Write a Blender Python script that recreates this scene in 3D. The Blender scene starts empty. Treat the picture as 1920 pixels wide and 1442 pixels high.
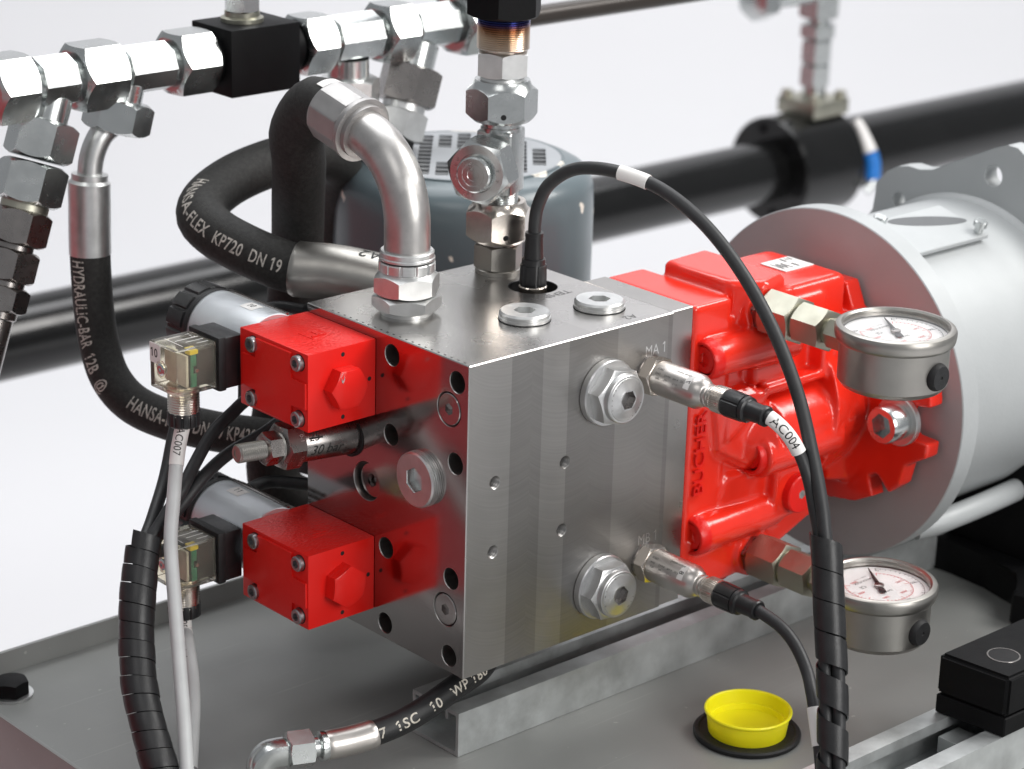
import bpy, bmesh, math, random
from mathutils import Vector, Matrix
from mathutils.geometry import tessellate_polygon
random.seed(4)
PI = math.pi
V = Vector
SC = bpy.context.scene
COL = SC.collection
MM = 0.001

# ------------------------------------------------------------------ camera
cam_d = bpy.data.cameras.new('camera')
cam = bpy.data.objects.new('camera', cam_d); COL.objects.link(cam)
_R = ((0.7436960650344251, -0.6680285871747512, 0.025572828737110934),
      (0.20563590619309144, 0.26499161501997043, 0.9420686376550563),
      (-0.636105366222026, -0.6953540470051305, 0.3344438852384040))
cam.matrix_world = Matrix(((_R[0][0], _R[1][0], _R[2][0], -0.84006), (_R[0][1], _R[1][1], _R[2][1], -0.95308),
                           (_R[0][2], _R[1][2], _R[2][2], 0.44112), (0, 0, 0, 1)))
cam_d.sensor_fit = 'HORIZONTAL'; cam_d.sensor_width = 36.0; cam_d.lens = 86.445
cam_d.clip_start = 0.05; cam_d.clip_end = 60
cam_d.dof.use_dof = True; cam_d.dof.focus_distance = 1.405; cam_d.dof.aperture_fstop = 10.0
SC.camera = cam
# ------------------------------------------------------------------ world, lamps, exposure
w = bpy.data.worlds.new('World'); SC.world = w; w.use_nodes = True
w.node_tree.nodes['Background'].inputs[0].default_value = (0.93, 0.96, 1.0, 1)
w.node_tree.nodes['Background'].inputs[1].default_value = 0.33

def area(name, pos, target, sx, sy, power, col=(1, 1, 1)):
    d = bpy.data.lights.new(name, 'AREA'); d.shape = 'RECTANGLE'; d.size = sx; d.size_y = sy
    d.energy = power; d.color = col
    o = bpy.data.objects.new(name, d); COL.objects.link(o)
    o.location = pos
    o.rotation_euler = (V(target) - V(pos)).to_track_quat('-Z', 'Y').to_euler()
    return o
area('key_softbox', (1.55, -0.95, 1.65), (0.12, 0.05, -0.1), 1.1, 1.1, 46, (1.0, 0.985, 0.96))
area('front_softbox', (0.25, -2.3, 0.75), (0.15, 0.05, -0.1), 1.0, 1.3, 33, (1.0, 0.99, 0.97))
area('left_fill', (-1.5, -1.0, 1.9), (-0.05, 0.1, -0.1), 1.1, 1.1, 7, (1.0, 0.985, 0.97))
area('overhead_softbox', (0.5, 0.9, 2.2), (0.3, 0.4, 0), 1.8, 1.8, 34, (0.97, 0.985, 1.0))
area('backdrop_lamp', (2.4, 1.2, 2.6), (2.2, 2.8, -0.5), 2.2, 1.4, 46, (0.98, 0.985, 1.0))
area('backdrop_lamp_left', (0.3, 1.9, 2.4), (0.9, 3.2, -0.7), 1.6, 1.2, 14, (0.98, 0.985, 1.0))
SC.view_settings.view_transform = 'Standard'; SC.view_settings.look = 'None'
SC.view_settings.exposure = 0.0; SC.view_settings.gamma = 1.0

# ------------------------------------------------------------------ materials
def mat_nodes(name):
    m = bpy.data.materials.new(name); m.use_nodes = True
    nt = m.node_tree; b = nt.nodes['Principled BSDF']
    return m, nt, b
def N(nt, t, **kw):
    n = nt.nodes.new(t)
    for k, v in kw.items(): setattr(n, k, v)
    return n
def obj_co(nt, scale=(1, 1, 1)):
    tc = N(nt, 'ShaderNodeTexCoord'); mp = N(nt, 'ShaderNodeMapping'); mp.inputs['Scale'].default_value = scale
    nt.links.new(tc.outputs['Object'], mp.inputs[0]); return mp.outputs[0]
def ramp(nt, fac, stops):
    r = N(nt, 'ShaderNodeValToRGB'); cr = r.color_ramp
    while len(cr.elements) > 1: cr.elements.remove(cr.elements[-1])
    cr.elements[0].position = stops[0][0]; cr.elements[0].color = (*stops[0][1], 1)
    for p, c in stops[1:]:
        e = cr.elements.new(p); e.color = (*c, 1)
    nt.links.new(fac, r.inputs[0]); return r.outputs[0]
def mat(name, col, rough=0.5, metal=0.0, var=0.12, vscale=60, bump=0.0, bscale=600, coat=0.0, rvar=0.08, stretch=(1, 1, 1), spec=0.5, dirt=0.0, dirtcol=(0.05, 0.045, 0.04)):
    m, nt, b = mat_nodes(name)
    b.inputs['Metallic'].default_value = metal; b.inputs['Specular IOR Level'].default_value = spec
    b.inputs['Coat Weight'].default_value = coat; b.inputs['Coat Roughness'].default_value = 0.12
    co = obj_co(nt, stretch)
    n1 = N(nt, 'ShaderNodeTexNoise'); n1.inputs['Scale'].default_value = vscale; n1.inputs['Detail'].default_value = 5
    nt.links.new(co, n1.inputs['Vector'])
    c0 = tuple(max(0, c * (1 - var)) for c in col); c1 = tuple(min(1, c * (1 + var)) for c in col)
    cout = ramp(nt, n1.outputs[0], [(0.3, c0), (0.7, c1)])
    if dirt > 0:
        n3 = N(nt, 'ShaderNodeTexNoise'); n3.inputs['Scale'].default_value = vscale * 0.6; n3.inputs['Detail'].default_value = 8; n3.inputs['Roughness'].default_value = 0.7
        nt.links.new(co, n3.inputs['Vector'])
        f = ramp(nt, n3.outputs[0], [(0.52, (0, 0, 0)), (0.72, (dirt, dirt, dirt))])
        mx = N(nt, 'ShaderNodeMix', data_type='RGBA'); nt.links.new(f, mx.inputs[0]); nt.links.new(cout, mx.inputs[6]); mx.inputs[7].default_value = (*dirtcol, 1)
        cout = mx.outputs[2]
    nt.links.new(cout, b.inputs['Base Color'])
    n2 = N(nt, 'ShaderNodeTexNoise'); n2.inputs['Scale'].default_value = vscale * 2.3; n2.inputs['Detail'].default_value = 4
    nt.links.new(co, n2.inputs['Vector'])
    mr = N(nt, 'ShaderNodeMapRange'); mr.inputs[3].default_value = max(0.02, rough - rvar); mr.inputs[4].default_value = rough + rvar
    nt.links.new(n2.outputs[0], mr.inputs[0]); nt.links.new(mr.outputs[0], b.inputs['Roughness'])
    if bump > 0:
        n4 = N(nt, 'ShaderNodeTexNoise'); n4.inputs['Scale'].default_value = bscale; n4.inputs['Detail'].default_value = 3
        nt.links.new(co, n4.inputs['Vector'])
        bp = N(nt, 'ShaderNodeBump'); bp.inputs['Strength'].default_value = bump; bp.inputs['Distance'].default_value = 0.0004
        nt.links.new(n4.outputs[0], bp.inputs['Height']); nt.links.new(bp.outputs[0], b.inputs['Normal'])
    return m
def mth(nt, op, a, b=None):
    n = N(nt, 'ShaderNodeMath', operation=op)
    for i, x in enumerate((a, b)):
        if x is None: continue
        if isinstance(x, (int, float)): n.inputs[i].default_value = x
        else: nt.links.new(x, n.inputs[i])
    return n.outputs[0]

def milled(name, bands, tint, rough, arcs=0.25, axis='x', var=0.05):
    """face-milled steel: cutter passes of slightly different finish, arcs of the cutter, fine scratches"""
    m, nt, b = mat_nodes(name); b.inputs['Metallic'].default_value = 1.0
    tc = N(nt, 'ShaderNodeTexCoord'); sp = N(nt, 'ShaderNodeSeparateXYZ'); nt.links.new(tc.outputs['Object'], sp.inputs[0])
    x = sp.outputs['X']; z = sp.outputs['Z']; y = sp.outputs['Y']
    if axis == 'top': z = y
    if axis == 'left': x = y
    f = mth(nt, 'DIVIDE', x, 0.165)
    band = N(nt, 'ShaderNodeValToRGB'); cr = band.color_ramp; cr.interpolation = 'CONSTANT'
    while len(cr.elements) > 1: cr.elements.remove(cr.elements[-1])
    cr.elements[0].position = 0; cr.elements[0].color = (bands[0][1],) * 3 + (1,)
    for p, v in bands[1:]:
        e = cr.elements.new(p / 165.0); e.color = (v, v, v, 1)
    nt.links.new(f, band.inputs[0])
    nz = N(nt, 'ShaderNodeTexNoise'); nz.inputs['Scale'].default_value = 28; nz.inputs['Detail'].default_value = 6
    nt.links.new(tc.outputs['Object'], nz.inputs['Vector'])
    # cutter arcs
    xb = mth(nt, 'ADD', mth(nt, 'MULTIPLY', mth(nt, 'FRACT', mth(nt, 'DIVIDE', x, 0.047)), 0.047), -0.030)
    arc = mth(nt, 'SQRT', mth(nt, 'MAXIMUM', mth(nt, 'SUBTRACT', 0.0021, mth(nt, 'MULTIPLY', xb, xb)), 0.0))
    ph = mth(nt, 'ADD', z, arc)
    cv = N(nt, 'ShaderNodeCombineXYZ'); nt.links.new(mth(nt, 'MULTIPLY', ph, 900.0), cv.inputs[0]); nt.links.new(mth(nt, 'MULTIPLY', x, 9.0), cv.inputs[1])
    an = N(nt, 'ShaderNodeTexNoise'); an.inputs['Scale'].default_value = 1.0; an.inputs['Detail'].default_value = 3
    nt.links.new(cv.outputs[0], an.inputs['Vector'])
    # scratches: very stretched noise
    mp = N(nt, 'ShaderNodeMapping'); mp.inputs['Rotation'].default_value = (0.3, 0.5, 0.4); mp.inputs['Scale'].default_value = (2600, 60, 60)
    nt.links.new(tc.outputs['Object'], mp.inputs[0])
    sn = N(nt, 'ShaderNodeTexNoise'); sn.inputs['Scale'].default_value = 1.0; sn.inputs['Detail'].default_value = 2; nt.links.new(mp.outputs[0], sn.inputs['Vector'])
    v = mth(nt, 'MULTIPLY', band.outputs[0], mth(nt, 'ADD', 1.0 - var * 1.6, mth(nt, 'MULTIPLY', nz.outputs[0], var * 3.2)))
    v = mth(nt, 'MULTIPLY', v, mth(nt, 'ADD', 1.0 - arcs * .26, mth(nt, 'MULTIPLY', an.outputs[0], arcs * .52)))
    cc = N(nt, 'ShaderNodeCombineColor')
    for i in range(3): nt.links.new(mth(nt, 'MULTIPLY', v, tint[i]), cc.inputs[i])
    nt.links.new(cc.outputs[0], b.inputs['Base Color'])
    rr = mth(nt, 'ADD', rough - 0.05, mth(nt, 'MULTIPLY', nz.outputs[0], 0.10))
    nt.links.new(rr, b.inputs['Roughness'])
    h = mth(nt, 'ADD', mth(nt, 'MULTIPLY', an.outputs[0], 1.0), mth(nt, 'MULTIPLY', sn.outputs[0], 0.5))
    bp = N(nt, 'ShaderNodeBump'); bp.inputs['Strength'].default_value = arcs; bp.inputs['Distance'].default_value = 0.00012
    nt.links.new(h, bp.inputs['Height']); nt.links.new(bp.outputs[0], b.inputs['Normal'])
    return m

M = {}
M['steel_front'] = milled('machined_steel_front', [(0, .435), (31, .335), (55, .415), (75, .325), (114, .40), (155, .345)], (1, .97, .94), .37, .5)
M['steel_left'] = milled('machined_steel_left', [(0, .42)], (1, .93, .91), .13, .10, 'left', .08)
M['steel_top'] = milled('machined_steel_top', [(0, .56), (40, .53), (95, .57)], (1, .97, .94), .27, .2, 'top')
M['steel_plain'] = mat('machined_steel', (.42, .405, .39), .32, 1, .08, 40, .15, 900)
M['steel_plate'] = mat('plate_steel', (.47, .455, .44), .30, 1, .06, 40, .15, 900)
M['zinc'] = mat('zinc_plated', (.60, .62, .615), .25, 1, .05, 60, .05, 500, dirt=.10, dirtcol=(.45, .45, .43))
M['coil'] = mat('coil_zinc', (.80, .83, .86), .44, 1, .04, 40, .05, 400)
M['zinc_soft'] = mat('zinc_plated_matt', (.66, .665, .66), .40, 1, .08, 120, .12, 900)
M['zinc_warm'] = mat('nickel_plated', (.70, .64, .58), .22, 1, .06, 90, .04, 500)
M['stainless'] = mat('brushed_stainless', (.38, .365, .34), .38, 1, .06, 60, .08, 1200)
M['stainless_bright'] = mat('bright_stainless', (.60, .565, .535), .33, 1, .05, 60)
M['dark_steel'] = mat('dark_steel', (.30, .28, .27), .28, 1, .1, 70)
M['brass_zinc'] = mat('yellow_zinc_plated', (.43, .42, .35), .40, 1, .08, 60, .05, 500, dirt=.12, dirtcol=(.36, .30, .18))
M['alu'] = mat('turned_aluminium', (.66, .66, .66), .36, 1, .05, 60, .10, 1500)
M['tube_steel'] = mat('elbow_steel', (.53, .515, .50), .38, 1, .10, 75, .10, 900, dirt=.5, dirtcol=(.33, .32, .31))
M['socket'] = mat('shaded_bore_steel', (.035, .035, .036), .30, .5, .1, 70)  # same steel as the block, with bore shade put into the colour
M['bolt'] = mat('grey_bolt_steel', (.40, .40, .41), .34, 1, .1, 90)
M['red'] = mat('red_paint', (.72, .013, .009), .32, 0, .05, 30, .22, 300, spec=.3, coat=.06, rvar=.05)
def orange_peel(m, scale, strength):
    # thick wet paint on faces that lay upward while it dried
    nt = m.node_tree; b = nt.nodes['Principled BSDF']; old = b.inputs['Normal'].links[0].from_socket
    n = N(nt, 'ShaderNodeTexNoise'); n.inputs['Scale'].default_value = scale; n.inputs['Detail'].default_value = 2; nt.links.new(obj_co(nt, (1, 1.6, 1)), n.inputs['Vector'])
    n2 = N(nt, 'ShaderNodeTexNoise'); n2.inputs['Scale'].default_value = 45; nt.links.new(obj_co(nt), n2.inputs['Vector'])
    tc = N(nt, 'ShaderNodeTexCoord'); sp = N(nt, 'ShaderNodeSeparateXYZ'); nt.links.new(tc.outputs['Normal'], sp.inputs[0])
    k = mth(nt, 'MULTIPLY', mth(nt, 'MAXIMUM', sp.outputs['Z'], 0.0), mth(nt, 'MULTIPLY', n2.outputs[0], strength))
    bp = N(nt, 'ShaderNodeBump'); bp.inputs['Distance'].default_value = .0008; nt.links.new(k, bp.inputs['Strength']); nt.links.new(n.outputs[0], bp.inputs['Height']); nt.links.new(old, bp.inputs['Normal'])
    nt.links.new(bp.outputs[0], b.inputs['Normal'])
orange_peel(M['red'], 330, 1.6)
M['red_cast'] = mat('red_cast_paint', (.80, .027, .012), .20, 0, .06, 25, .30, 210, coat=.35, rvar=.05)
M['rubber'] = mat('black_rubber', (.012, .012, .013), .55, 0, .3, 200, .35, 2500, spec=.4)
M['hose'] = mat('cloth_hose_rubber', (.019, .0185, .0175), .64, 0, .4, 420, 1.0, 1500, spec=.35, dirt=.30, dirtcol=(.06, .057, .053))
M['hose_smooth'] = mat('smooth_hose_rubber', (.010, .010, .011), .42, 0, .25, 160, .4, 2600)
M['cable'] = mat('dark_grey_cable', (.022, .0225, .024), .48, 0, .15, 200, .15, 2600)
M['cable_grey'] = mat('light_grey_cable', (.54, .55, .55), .42, 0, .05, 90, .08, 1500)
M['plastic'] = mat('black_plastic', (.013, .013, .014), .36, 0, .2, 150, .12, 1500)
M['spiral'] = mat('black_spiral_wrap', (.014, .014, .015), .40, 0, .25, 150, .25, 1100)
M['pipe'] = mat('black_gloss_paint', (.004, .004, .004), .20, 0, .2, 20, 0, spec=.45)
M['black_paint'] = mat('black_satin_paint', (.005, .005, .0055), .5, 0, .2, 40, .2, 700, spec=.12)
M['ferrule'] = mat('crimped_ferrule_zinc', (.40, .39, .385), .50, 1, .07, 70, .15, 900)
M['tray'] = mat('grey_tray_paint', (.235, .240, .232), .40, 0, .05, 14, .10, 900, spec=.45, dirt=.10, dirtcol=(.36, .36, .34))
def specks(m, scale, thr, col):
    nt = m.node_tree; b = nt.nodes['Principled BSDF']; base = b.inputs['Base Color'].links[0].from_socket
    n = N(nt, 'ShaderNodeTexNoise'); n.inputs['Scale'].default_value = scale; n.inputs['Detail'].default_value = 2; nt.links.new(obj_co(nt), n.inputs['Vector'])
    f = ramp(nt, n.outputs[0], [(thr, (0, 0, 0)), (thr + .03, (.7, .7, .7))])
    n2 = N(nt, 'ShaderNodeTexNoise'); n2.inputs['Scale'].default_value = 1; n2.inputs['Detail'].default_value = 3; nt.links.new(obj_co(nt, (9, 420, 420)), n2.inputs['Vector'])
    f2_ = ramp(nt, n2.outputs[0], [(.66, (0, 0, 0)), (.74, (.22, .22, .22))])
    fm = mth(nt, 'MAXIMUM', f, f2_)
    mx = N(nt, 'ShaderNodeMix', data_type='RGBA'); nt.links.new(fm, mx.inputs[0]); nt.links.new(base, mx.inputs[6]); mx.inputs[7].default_value = (*col, 1)
    nt.links.new(mx.outputs[2], b.inputs['Base Color'])
specks(M['tray'], 150, .74, (.42, .42, .40))
M['galv'] = mat('galvanised_steel', (.56, .58, .58), .40, .65, .22, 42, .06, 300, dirt=.5, dirtcol=(.30, .31, .30), rvar=.12)
M['motor'] = mat('blue_grey_paint', (.100, .130, .143), .33, 0, .05, 20, .06, 500, coat=.2)
M['motor_chipped'] = M['motor']
M['motor_top'] = mat('light_grey_paint', (.34, .355, .375), .5, 0, .05, 20)
M['slat'] = mat('grey_slat_paint', (.10, .105, .11), .5, 0, .05, 20)
M['silver'] = mat('silver_paint', (.41, .425, .43), .48, .10, .04, 25, .22, 380)
M['yellow'] = mat('yellow_plastic', (.96, .86, .012), .42, 0, .03, 40, .1, 400)
_y = M['yellow'].node_tree.nodes['Principled BSDF']; _y.inputs['Subsurface Weight'].default_value = .35; _y.inputs['Subsurface Radius'].default_value = (.006, .005, .001); _y.inputs['Subsurface Scale'].default_value = 1.0
M['white'] = mat('white_label', (.78, .76, .74), .5, 0, .03, 60)
M['ink'] = mat('black_ink', (.012, .012, .012), .6, 0, .1)
M['ink_soft'] = mat('soft_grey_print', (.13, .125, .12), .6, 0, .1)
M['ink_grey'] = mat('engraved_mark', (.16, .155, .15), .4, .8, .1)
M['ink_light'] = mat('bright_engraving', (.86, .85, .84), .3, 1, .05)
M['hose_print'] = mat('hose_print', (.48, .45, .41), .6, 0, .35, 700, dirt=.75, dirtcol=(.05, .05, .05))
M['hose_print_fresh'] = mat('fresh_hose_print', (.56, .52, .45), .6, 0, .25, 600)
M['ink_red'] = mat('red_ink', (.70, .06, .06), .6, 0, .1)
M['dial'] = mat('dial_white', (.82, .80, .79), .5, 0, .02)
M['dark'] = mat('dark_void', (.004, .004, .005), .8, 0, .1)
M['blue'] = mat('blue_plastic', (.01, .16, .52), .4, 0, .05)
M['pale_inner'] = mat('pale_inner_plastic', (.58, .55, .48), .5, 0, .12, 120)
M['green'] = mat('circuit_board', (.02, .19, .10), .4, 0, .2, 200)
M['yellow_led'] = mat('yellow_lens', (.80, .62, .02), .3, 0, .1)
M['brown'] = mat('dark_red_panel', (.27, .024, .028), .55, 0, .06, 3)
M['white_sheet'] = mat('white_paper', (.765, .765, .78), .8, 0, .01, 2)
M['brown_pipe'] = mat('bronze_pipe_paint', (.045, .037, .032), .32, .3, .1, 20)
# heat tinted thread: blue above, straw below
def heat():
    m, nt, b = mat_nodes('heat_tinted_steel'); b.inputs['Metallic'].default_value = 1; b.inputs['Roughness'].default_value = .22
    tc = N(nt, 'ShaderNodeTexCoord'); sp = N(nt, 'ShaderNodeSeparateXYZ'); nt.links.new(tc.outputs['Object'], sp.inputs[0])
    f = mth(nt, 'DIVIDE', mth(nt, 'ADD', sp.outputs['Z'], -0.138), 0.026)
    c = ramp(nt, f, [(0, (.62, .53, .46)), (.35, (.60, .46, .34)), (.55, (.42, .22, .12)), (.68, (.10, .10, .28)), (.85, (.16, .26, .42)), (1, (.30, .34, .40))])
    nt.links.new(c, b.inputs['Base Color']); return m
M['heat'] = heat()
def clear(name, col, rough=.06, ior=1.45, tw=1.0):
    m, nt, b = mat_nodes(name)
    n1 = N(nt, 'ShaderNodeTexNoise'); n1.inputs['Scale'].default_value = 90; n1.inputs['Detail'].default_value = 4
    nt.links.new(obj_co(nt), n1.inputs['Vector'])
    c = ramp(nt, n1.outputs[0], [(.3, tuple(x * .94 for x in col)), (.7, col)]); nt.links.new(c, b.inputs['Base Color'])
    b.inputs['Transmission Weight'].default_value = tw; b.inputs['Roughness'].default_value = rough; b.inputs['IOR'].default_value = ior
    return m
M['clear'] = clear('clear_plastic', (.96, .93, .83), .10, 1.15, .95)
M['glass'] = clear('gauge_glass', (.99, .99, .99), .02, 1.12)
# motor paint with flaked-off spots
def chipped():
    m = M['motor']; nt = m.node_tree; b = nt.nodes['Principled BSDF']
    base = b.inputs['Base Color'].links[0].from_socket
    n = N(nt, 'ShaderNodeTexNoise'); n.inputs['Scale'].default_value = 26; n.inputs['Detail'].default_value = 3; nt.links.new(obj_co(nt), n.inputs['Vector'])
    f = ramp(nt, n.outputs[0], [(.655, (0, 0, 0)), (.67, (1, 1, 1))])
    mx = N(nt, 'ShaderNodeMix', data_type='RGBA'); nt.links.new(f, mx.inputs[0]); nt.links.new(base, mx.inputs[6]); mx.inputs[7].default_value = (.72, .68, .60, 1)
    nt.links.new(mx.outputs[2], b.inputs['Base Color'])
chipped()

# ------------------------------------------------------------------ object helpers
def thing(name, label, cat, loc=(0, 0, 0), group=None):
    o = bpy.data.objects.new(name, None); COL.objects.link(o); o.empty_display_size = 0.01
    o.location = V(loc) * MM; o['label'] = label; o['category'] = cat
    if group: o['group'] = group
    o['_b'] = list(loc)
    return o
class MB:
    def __init__(s): s.bm = bmesh.new(); s.mi = 0
    def face(s, vs):
        try:
            f = s.bm.faces.new(vs); f.material_index = s.mi; return f
        except ValueError: return None
    def v(s, p): return s.bm.verts.new(p)
def base_of(parent):
    while parent is not None:
        if '_b' in parent: return V(parent['_b'])
        parent = parent.parent
    return V((0, 0, 0))
def part(name, mb, m, parent=None, angle=32, label=None, kind=None):
    bm = mb.bm
    b = base_of(parent)
    for v in bm.verts: v.co = (v.co - b) * MM
    bmesh.ops.recalc_face_normals(bm, faces=bm.faces) if not getattr(mb, 'keep', False) else None
    me = bpy.data.meshes.new(name); bm.to_mesh(me); bm.free()
    for x in (m if isinstance(m, (list, tuple)) else [m]): me.materials.append(M[x])
    me.polygons.foreach_set('use_smooth', [True] * len(me.polygons))
    me.set_sharp_from_angle(angle=math.radians(angle))
    o = bpy.data.objects.new(name, me); COL.objects.link(o)
    if parent is not None: o.parent = parent
    if label: o['label'] = label
    if kind: o['kind'] = kind
    return o
def single(name, mb, m, label, cat, group=None, **k):
    o = part(name, mb, m, None, **k); o['label'] = label; o['category'] = cat
    if group: o['group'] = group
    return o
class Ax:
    """local frame: origin o, axis a, angle 0 along u"""
    def __init__(s, o, a, ref=(0, 0, 1)):
        s.o = V(o); s.a = V(a).normalized()
        r = V(ref)
        if abs(r.normalized().dot(s.a)) > .95: r = V((1, 0, 0)) if abs(s.a.x) < .9 else V((0, 1, 0))
        s.u = (r - s.a * r.dot(s.a)).normalized(); s.w = s.a.cross(s.u)
    def p(s, h, r, t): return s.o + s.a * h + (s.u * math.cos(t) + s.w * math.sin(t)) * r
def hexr(af, t):
    k = PI / 3
    t = (t % k) - k / 2
    return af * .5 / math.cos(t)
def loft(mb, ax, rings, seg=48, cap0=True, cap1=True, rot=0.0, off=(0, 0)):
    """rings: (h, r) round, (h, ('hex', af)) hexagon, (h, fn(t))"""
    prev = None; first = None
    for h, r in rings:
        ring = []
        for i in range(seg):
            t = 2 * PI * i / seg
            rr = r if isinstance(r, (int, float)) else (hexr(r[1], t) if isinstance(r, tuple) else r(t))
            hh = h if isinstance(h, (int, float)) else h(t)
            ring.append(mb.v(ax.p(hh, rr, t + rot)))
        if prev:
            for i in range(seg):
                j = (i + 1) % seg; mb.face((prev[i], prev[j], ring[j], ring[i]))
        else: first = ring
        prev = ring
    if cap0: mb.face(first[::-1])
    if cap1: mb.face(prev)
def nut(mb, ax, af, h0, h1, c0=True, c1=True, rot=0.0, bore=0, boredepth=6, seg=48, face_r=None):
    rc = af * .5 * .97; k = .55
    rings = []
    if c0: rings += [(h0, rc), (lambda t: h0 + (hexr(af, t) - rc) * k, ('hex', af))]
    else: rings += [(h0, ('hex', af))]
    if c1: rings += [(lambda t: h1 - (hexr(af, t) - rc) * k, ('hex', af)), (h1, rc)]
    else: rings += [(h1, ('hex', af))]
    if bore: rings += [(h1, bore), (h1 - boredepth, bore)]
    loft(mb, ax, rings, seg, rot=rot)
def thread(mb, ax, h0, h1, r, pitch=1.5, depth=.8, cap1=True, seg=40):
    rings = []; h = h0; i = 0
    while h < h1:
        rings += [(h, r - depth), (h + pitch * .5, r)]; h += pitch
    rings += [(h1, r - depth)]
    loft(mb, ax, rings, seg, True, cap1)
def socket_head(mb, ax, r, h0, h1, af, depth, ch=.6, seg=48):
    loft(mb, ax, [(h0, r), (h1 - ch, r), (h1, r - ch), (h1, ('hex', af)), (h1 - depth, ('hex', af)), (h1 - depth - af * .2, .1)], seg)
def box(mb, a, b, bev=0.0, seg=2):
    lo = V((min(a[0], b[0]), min(a[1], b[1]), min(a[2], b[2]))); hi = V((max(a[0], b[0]), max(a[1], b[1]), max(a[2], b[2])))
    vs = [mb.v((x, y, z)) for x in (lo.x, hi.x) for y in (lo.y, hi.y) for z in (lo.z, hi.z)]
    fs = [(0, 1, 3, 2), (4, 6, 7, 5), (0, 4, 5, 1), (2, 3, 7, 6), (0, 2, 6, 4), (1, 5, 7, 3)]
    faces = [mb.face([vs[i] for i in f]) for f in fs]
    if bev > 0:
        es = list({e for f in faces for e in f.edges})
        bmesh.ops.bevel(mb.bm, geom=es, offset=bev, segments=seg, affect='EDGES', profile=.6)
    return vs
def prism(mb, pts, d, bev=0.0, seg=1):
    """pts: planar 3D polygon, extruded by vector d"""
    d = V(d); A = [mb.v(p) for p in pts]; B = [mb.v(V(p) + d) for p in pts]; n = len(pts)
    fs = [mb.face(A[::-1]), mb.face(B)] + [mb.face((A[i], A[(i + 1) % n], B[(i + 1) % n], B[i])) for i in range(n)]
    if bev > 0:
        es = list({e for f in fs if f for e in f.edges})
        bmesh.ops.bevel(mb.bm, geom=es, offset=bev, segments=seg, affect='EDGES')
def catmull(pts, n=10):
    P = [V(p) for p in pts]; P = [P[0] * 2 - P[1]] + P + [P[-1] * 2 - P[-2]]; out = []
    for i in range(1, len(P) - 2):
        for k in range(n):
            t = k / n; a, b, c, d = P[i - 1], P[i], P[i + 1], P[i + 2]
            out.append(.5 * ((2 * b) + (c - a) * t + (2 * a - 5 * b + 4 * c - d) * t * t + (3 * b - a - 3 * c + d) * t ** 3))
    out.append(P[-2]); return out
class Path:
    def __init__(s, pts, n=10, smooth=True):
        s.P = catmull(pts, n) if smooth else [V(p) for p in pts]
        s.L = [0.0]
        for a, b in zip(s.P, s.P[1:]): s.L.append(s.L[-1] + (b - a).length)
        s.T = []
        for i in range(len(s.P)):
            s.T.append((s.P[min(i + 1, len(s.P) - 1)] - s.P[max(i - 1, 0)]).normalized())
        r = V((0, 0, 1)) if abs(s.T[0].z) < .9 else V((1, 0, 0))
        s.U = [(r - s.T[0] * r.dot(s.T[0])).normalized()]
        for i in range(1, len(s.P)):
            u = s.U[-1]; u = (u - s.T[i] * u.dot(s.T[i])).normalized(); s.U.append(u)
        s.len = s.L[-1]
    def at(s, d):
        d = max(0, min(s.len, d)); lo = 0; hi = len(s.L) - 1
        while hi - lo > 1:
            m = (lo + hi) // 2
            if s.L[m] <= d: lo = m
            else: hi = m
        f = 0 if s.L[hi] == s.L[lo] else (d - s.L[lo]) / (s.L[hi] - s.L[lo])
        p = s.P[lo].lerp(s.P[hi], f); t = s.T[lo].lerp(s.T[hi], f).normalized(); u = s.U[lo].lerp(s.U[hi], f); u = (u - t * u.dot(t)).normalized()
        return p, t, u
def tube(mb, path, r, seg=20, d0=0, d1=None, cap=True, step=None):
    if not isinstance(path, Path): path = Path(path)
    d1 = path.len if d1 is None else d1
    n = max(2, int((d1 - d0) / (step or max(1.2, (r if isinstance(r, (int, float)) else 5) * .35))))
    prev = None; first = None
    for i in range(n + 1):
        d = d0 + (d1 - d0) * i / n
        p, t, u = path.at(d); wv = t.cross(u); rr = r if isinstance(r, (int, float)) else r(d)
        ring = [mb.v(p + (u * math.cos(a) + wv * math.sin(a)) * rr) for a in (2 * PI * k / seg for k in range(seg))]
        if prev:
            for k in range(seg): mb.face((prev[k], prev[(k + 1) % seg], ring[(k + 1) % seg], ring[k]))
        else: first = ring
        prev = ring
    if cap: mb.face(first[::-1]); mb.face(prev)
    return path
def ribbon(mb, path, r, pitch, width, th, d0, d1, hand=1, ph=0.0, steps=26, wob=.25):
    pf = pitch if callable(pitch) else (lambda d: pitch)
    """spiral wrap: a flat strip wound round the path"""
    n = int((d1 - d0) / pf(d0) * steps); prev = None; ang = ph
    for i in range(n + 1):
        d = d0 + (d1 - d0) * i / n
        if i: ang += hand * 2 * PI * (d1 - d0) / n / pf(d)
        row = []
        for dw, rr in ((-width / 2, r + th * .2), (-width / 2, r + th), (-width / 6, r + th * 1.15), (width / 6, r + th * 1.15), (width / 2, r + th), (width / 2, r + th * .2), (0, r)):
            p, t, u = path.at(d + dw); wv = t.cross(u)
            rad = rr + wob * math.sin(d * .21 + 1.3 * math.sin(d * .083))
            row.append(mb.v(p + (u * math.cos(ang) + wv * math.sin(ang)) * rad))
        if prev:
            m = len(row)
            for k in range(m): mb.face((prev[k], prev[(k + 1) % m], row[(k + 1) % m], row[k]))
        else: mb.face(row)
        prev = row
    mb.face(prev[::-1])
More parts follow.
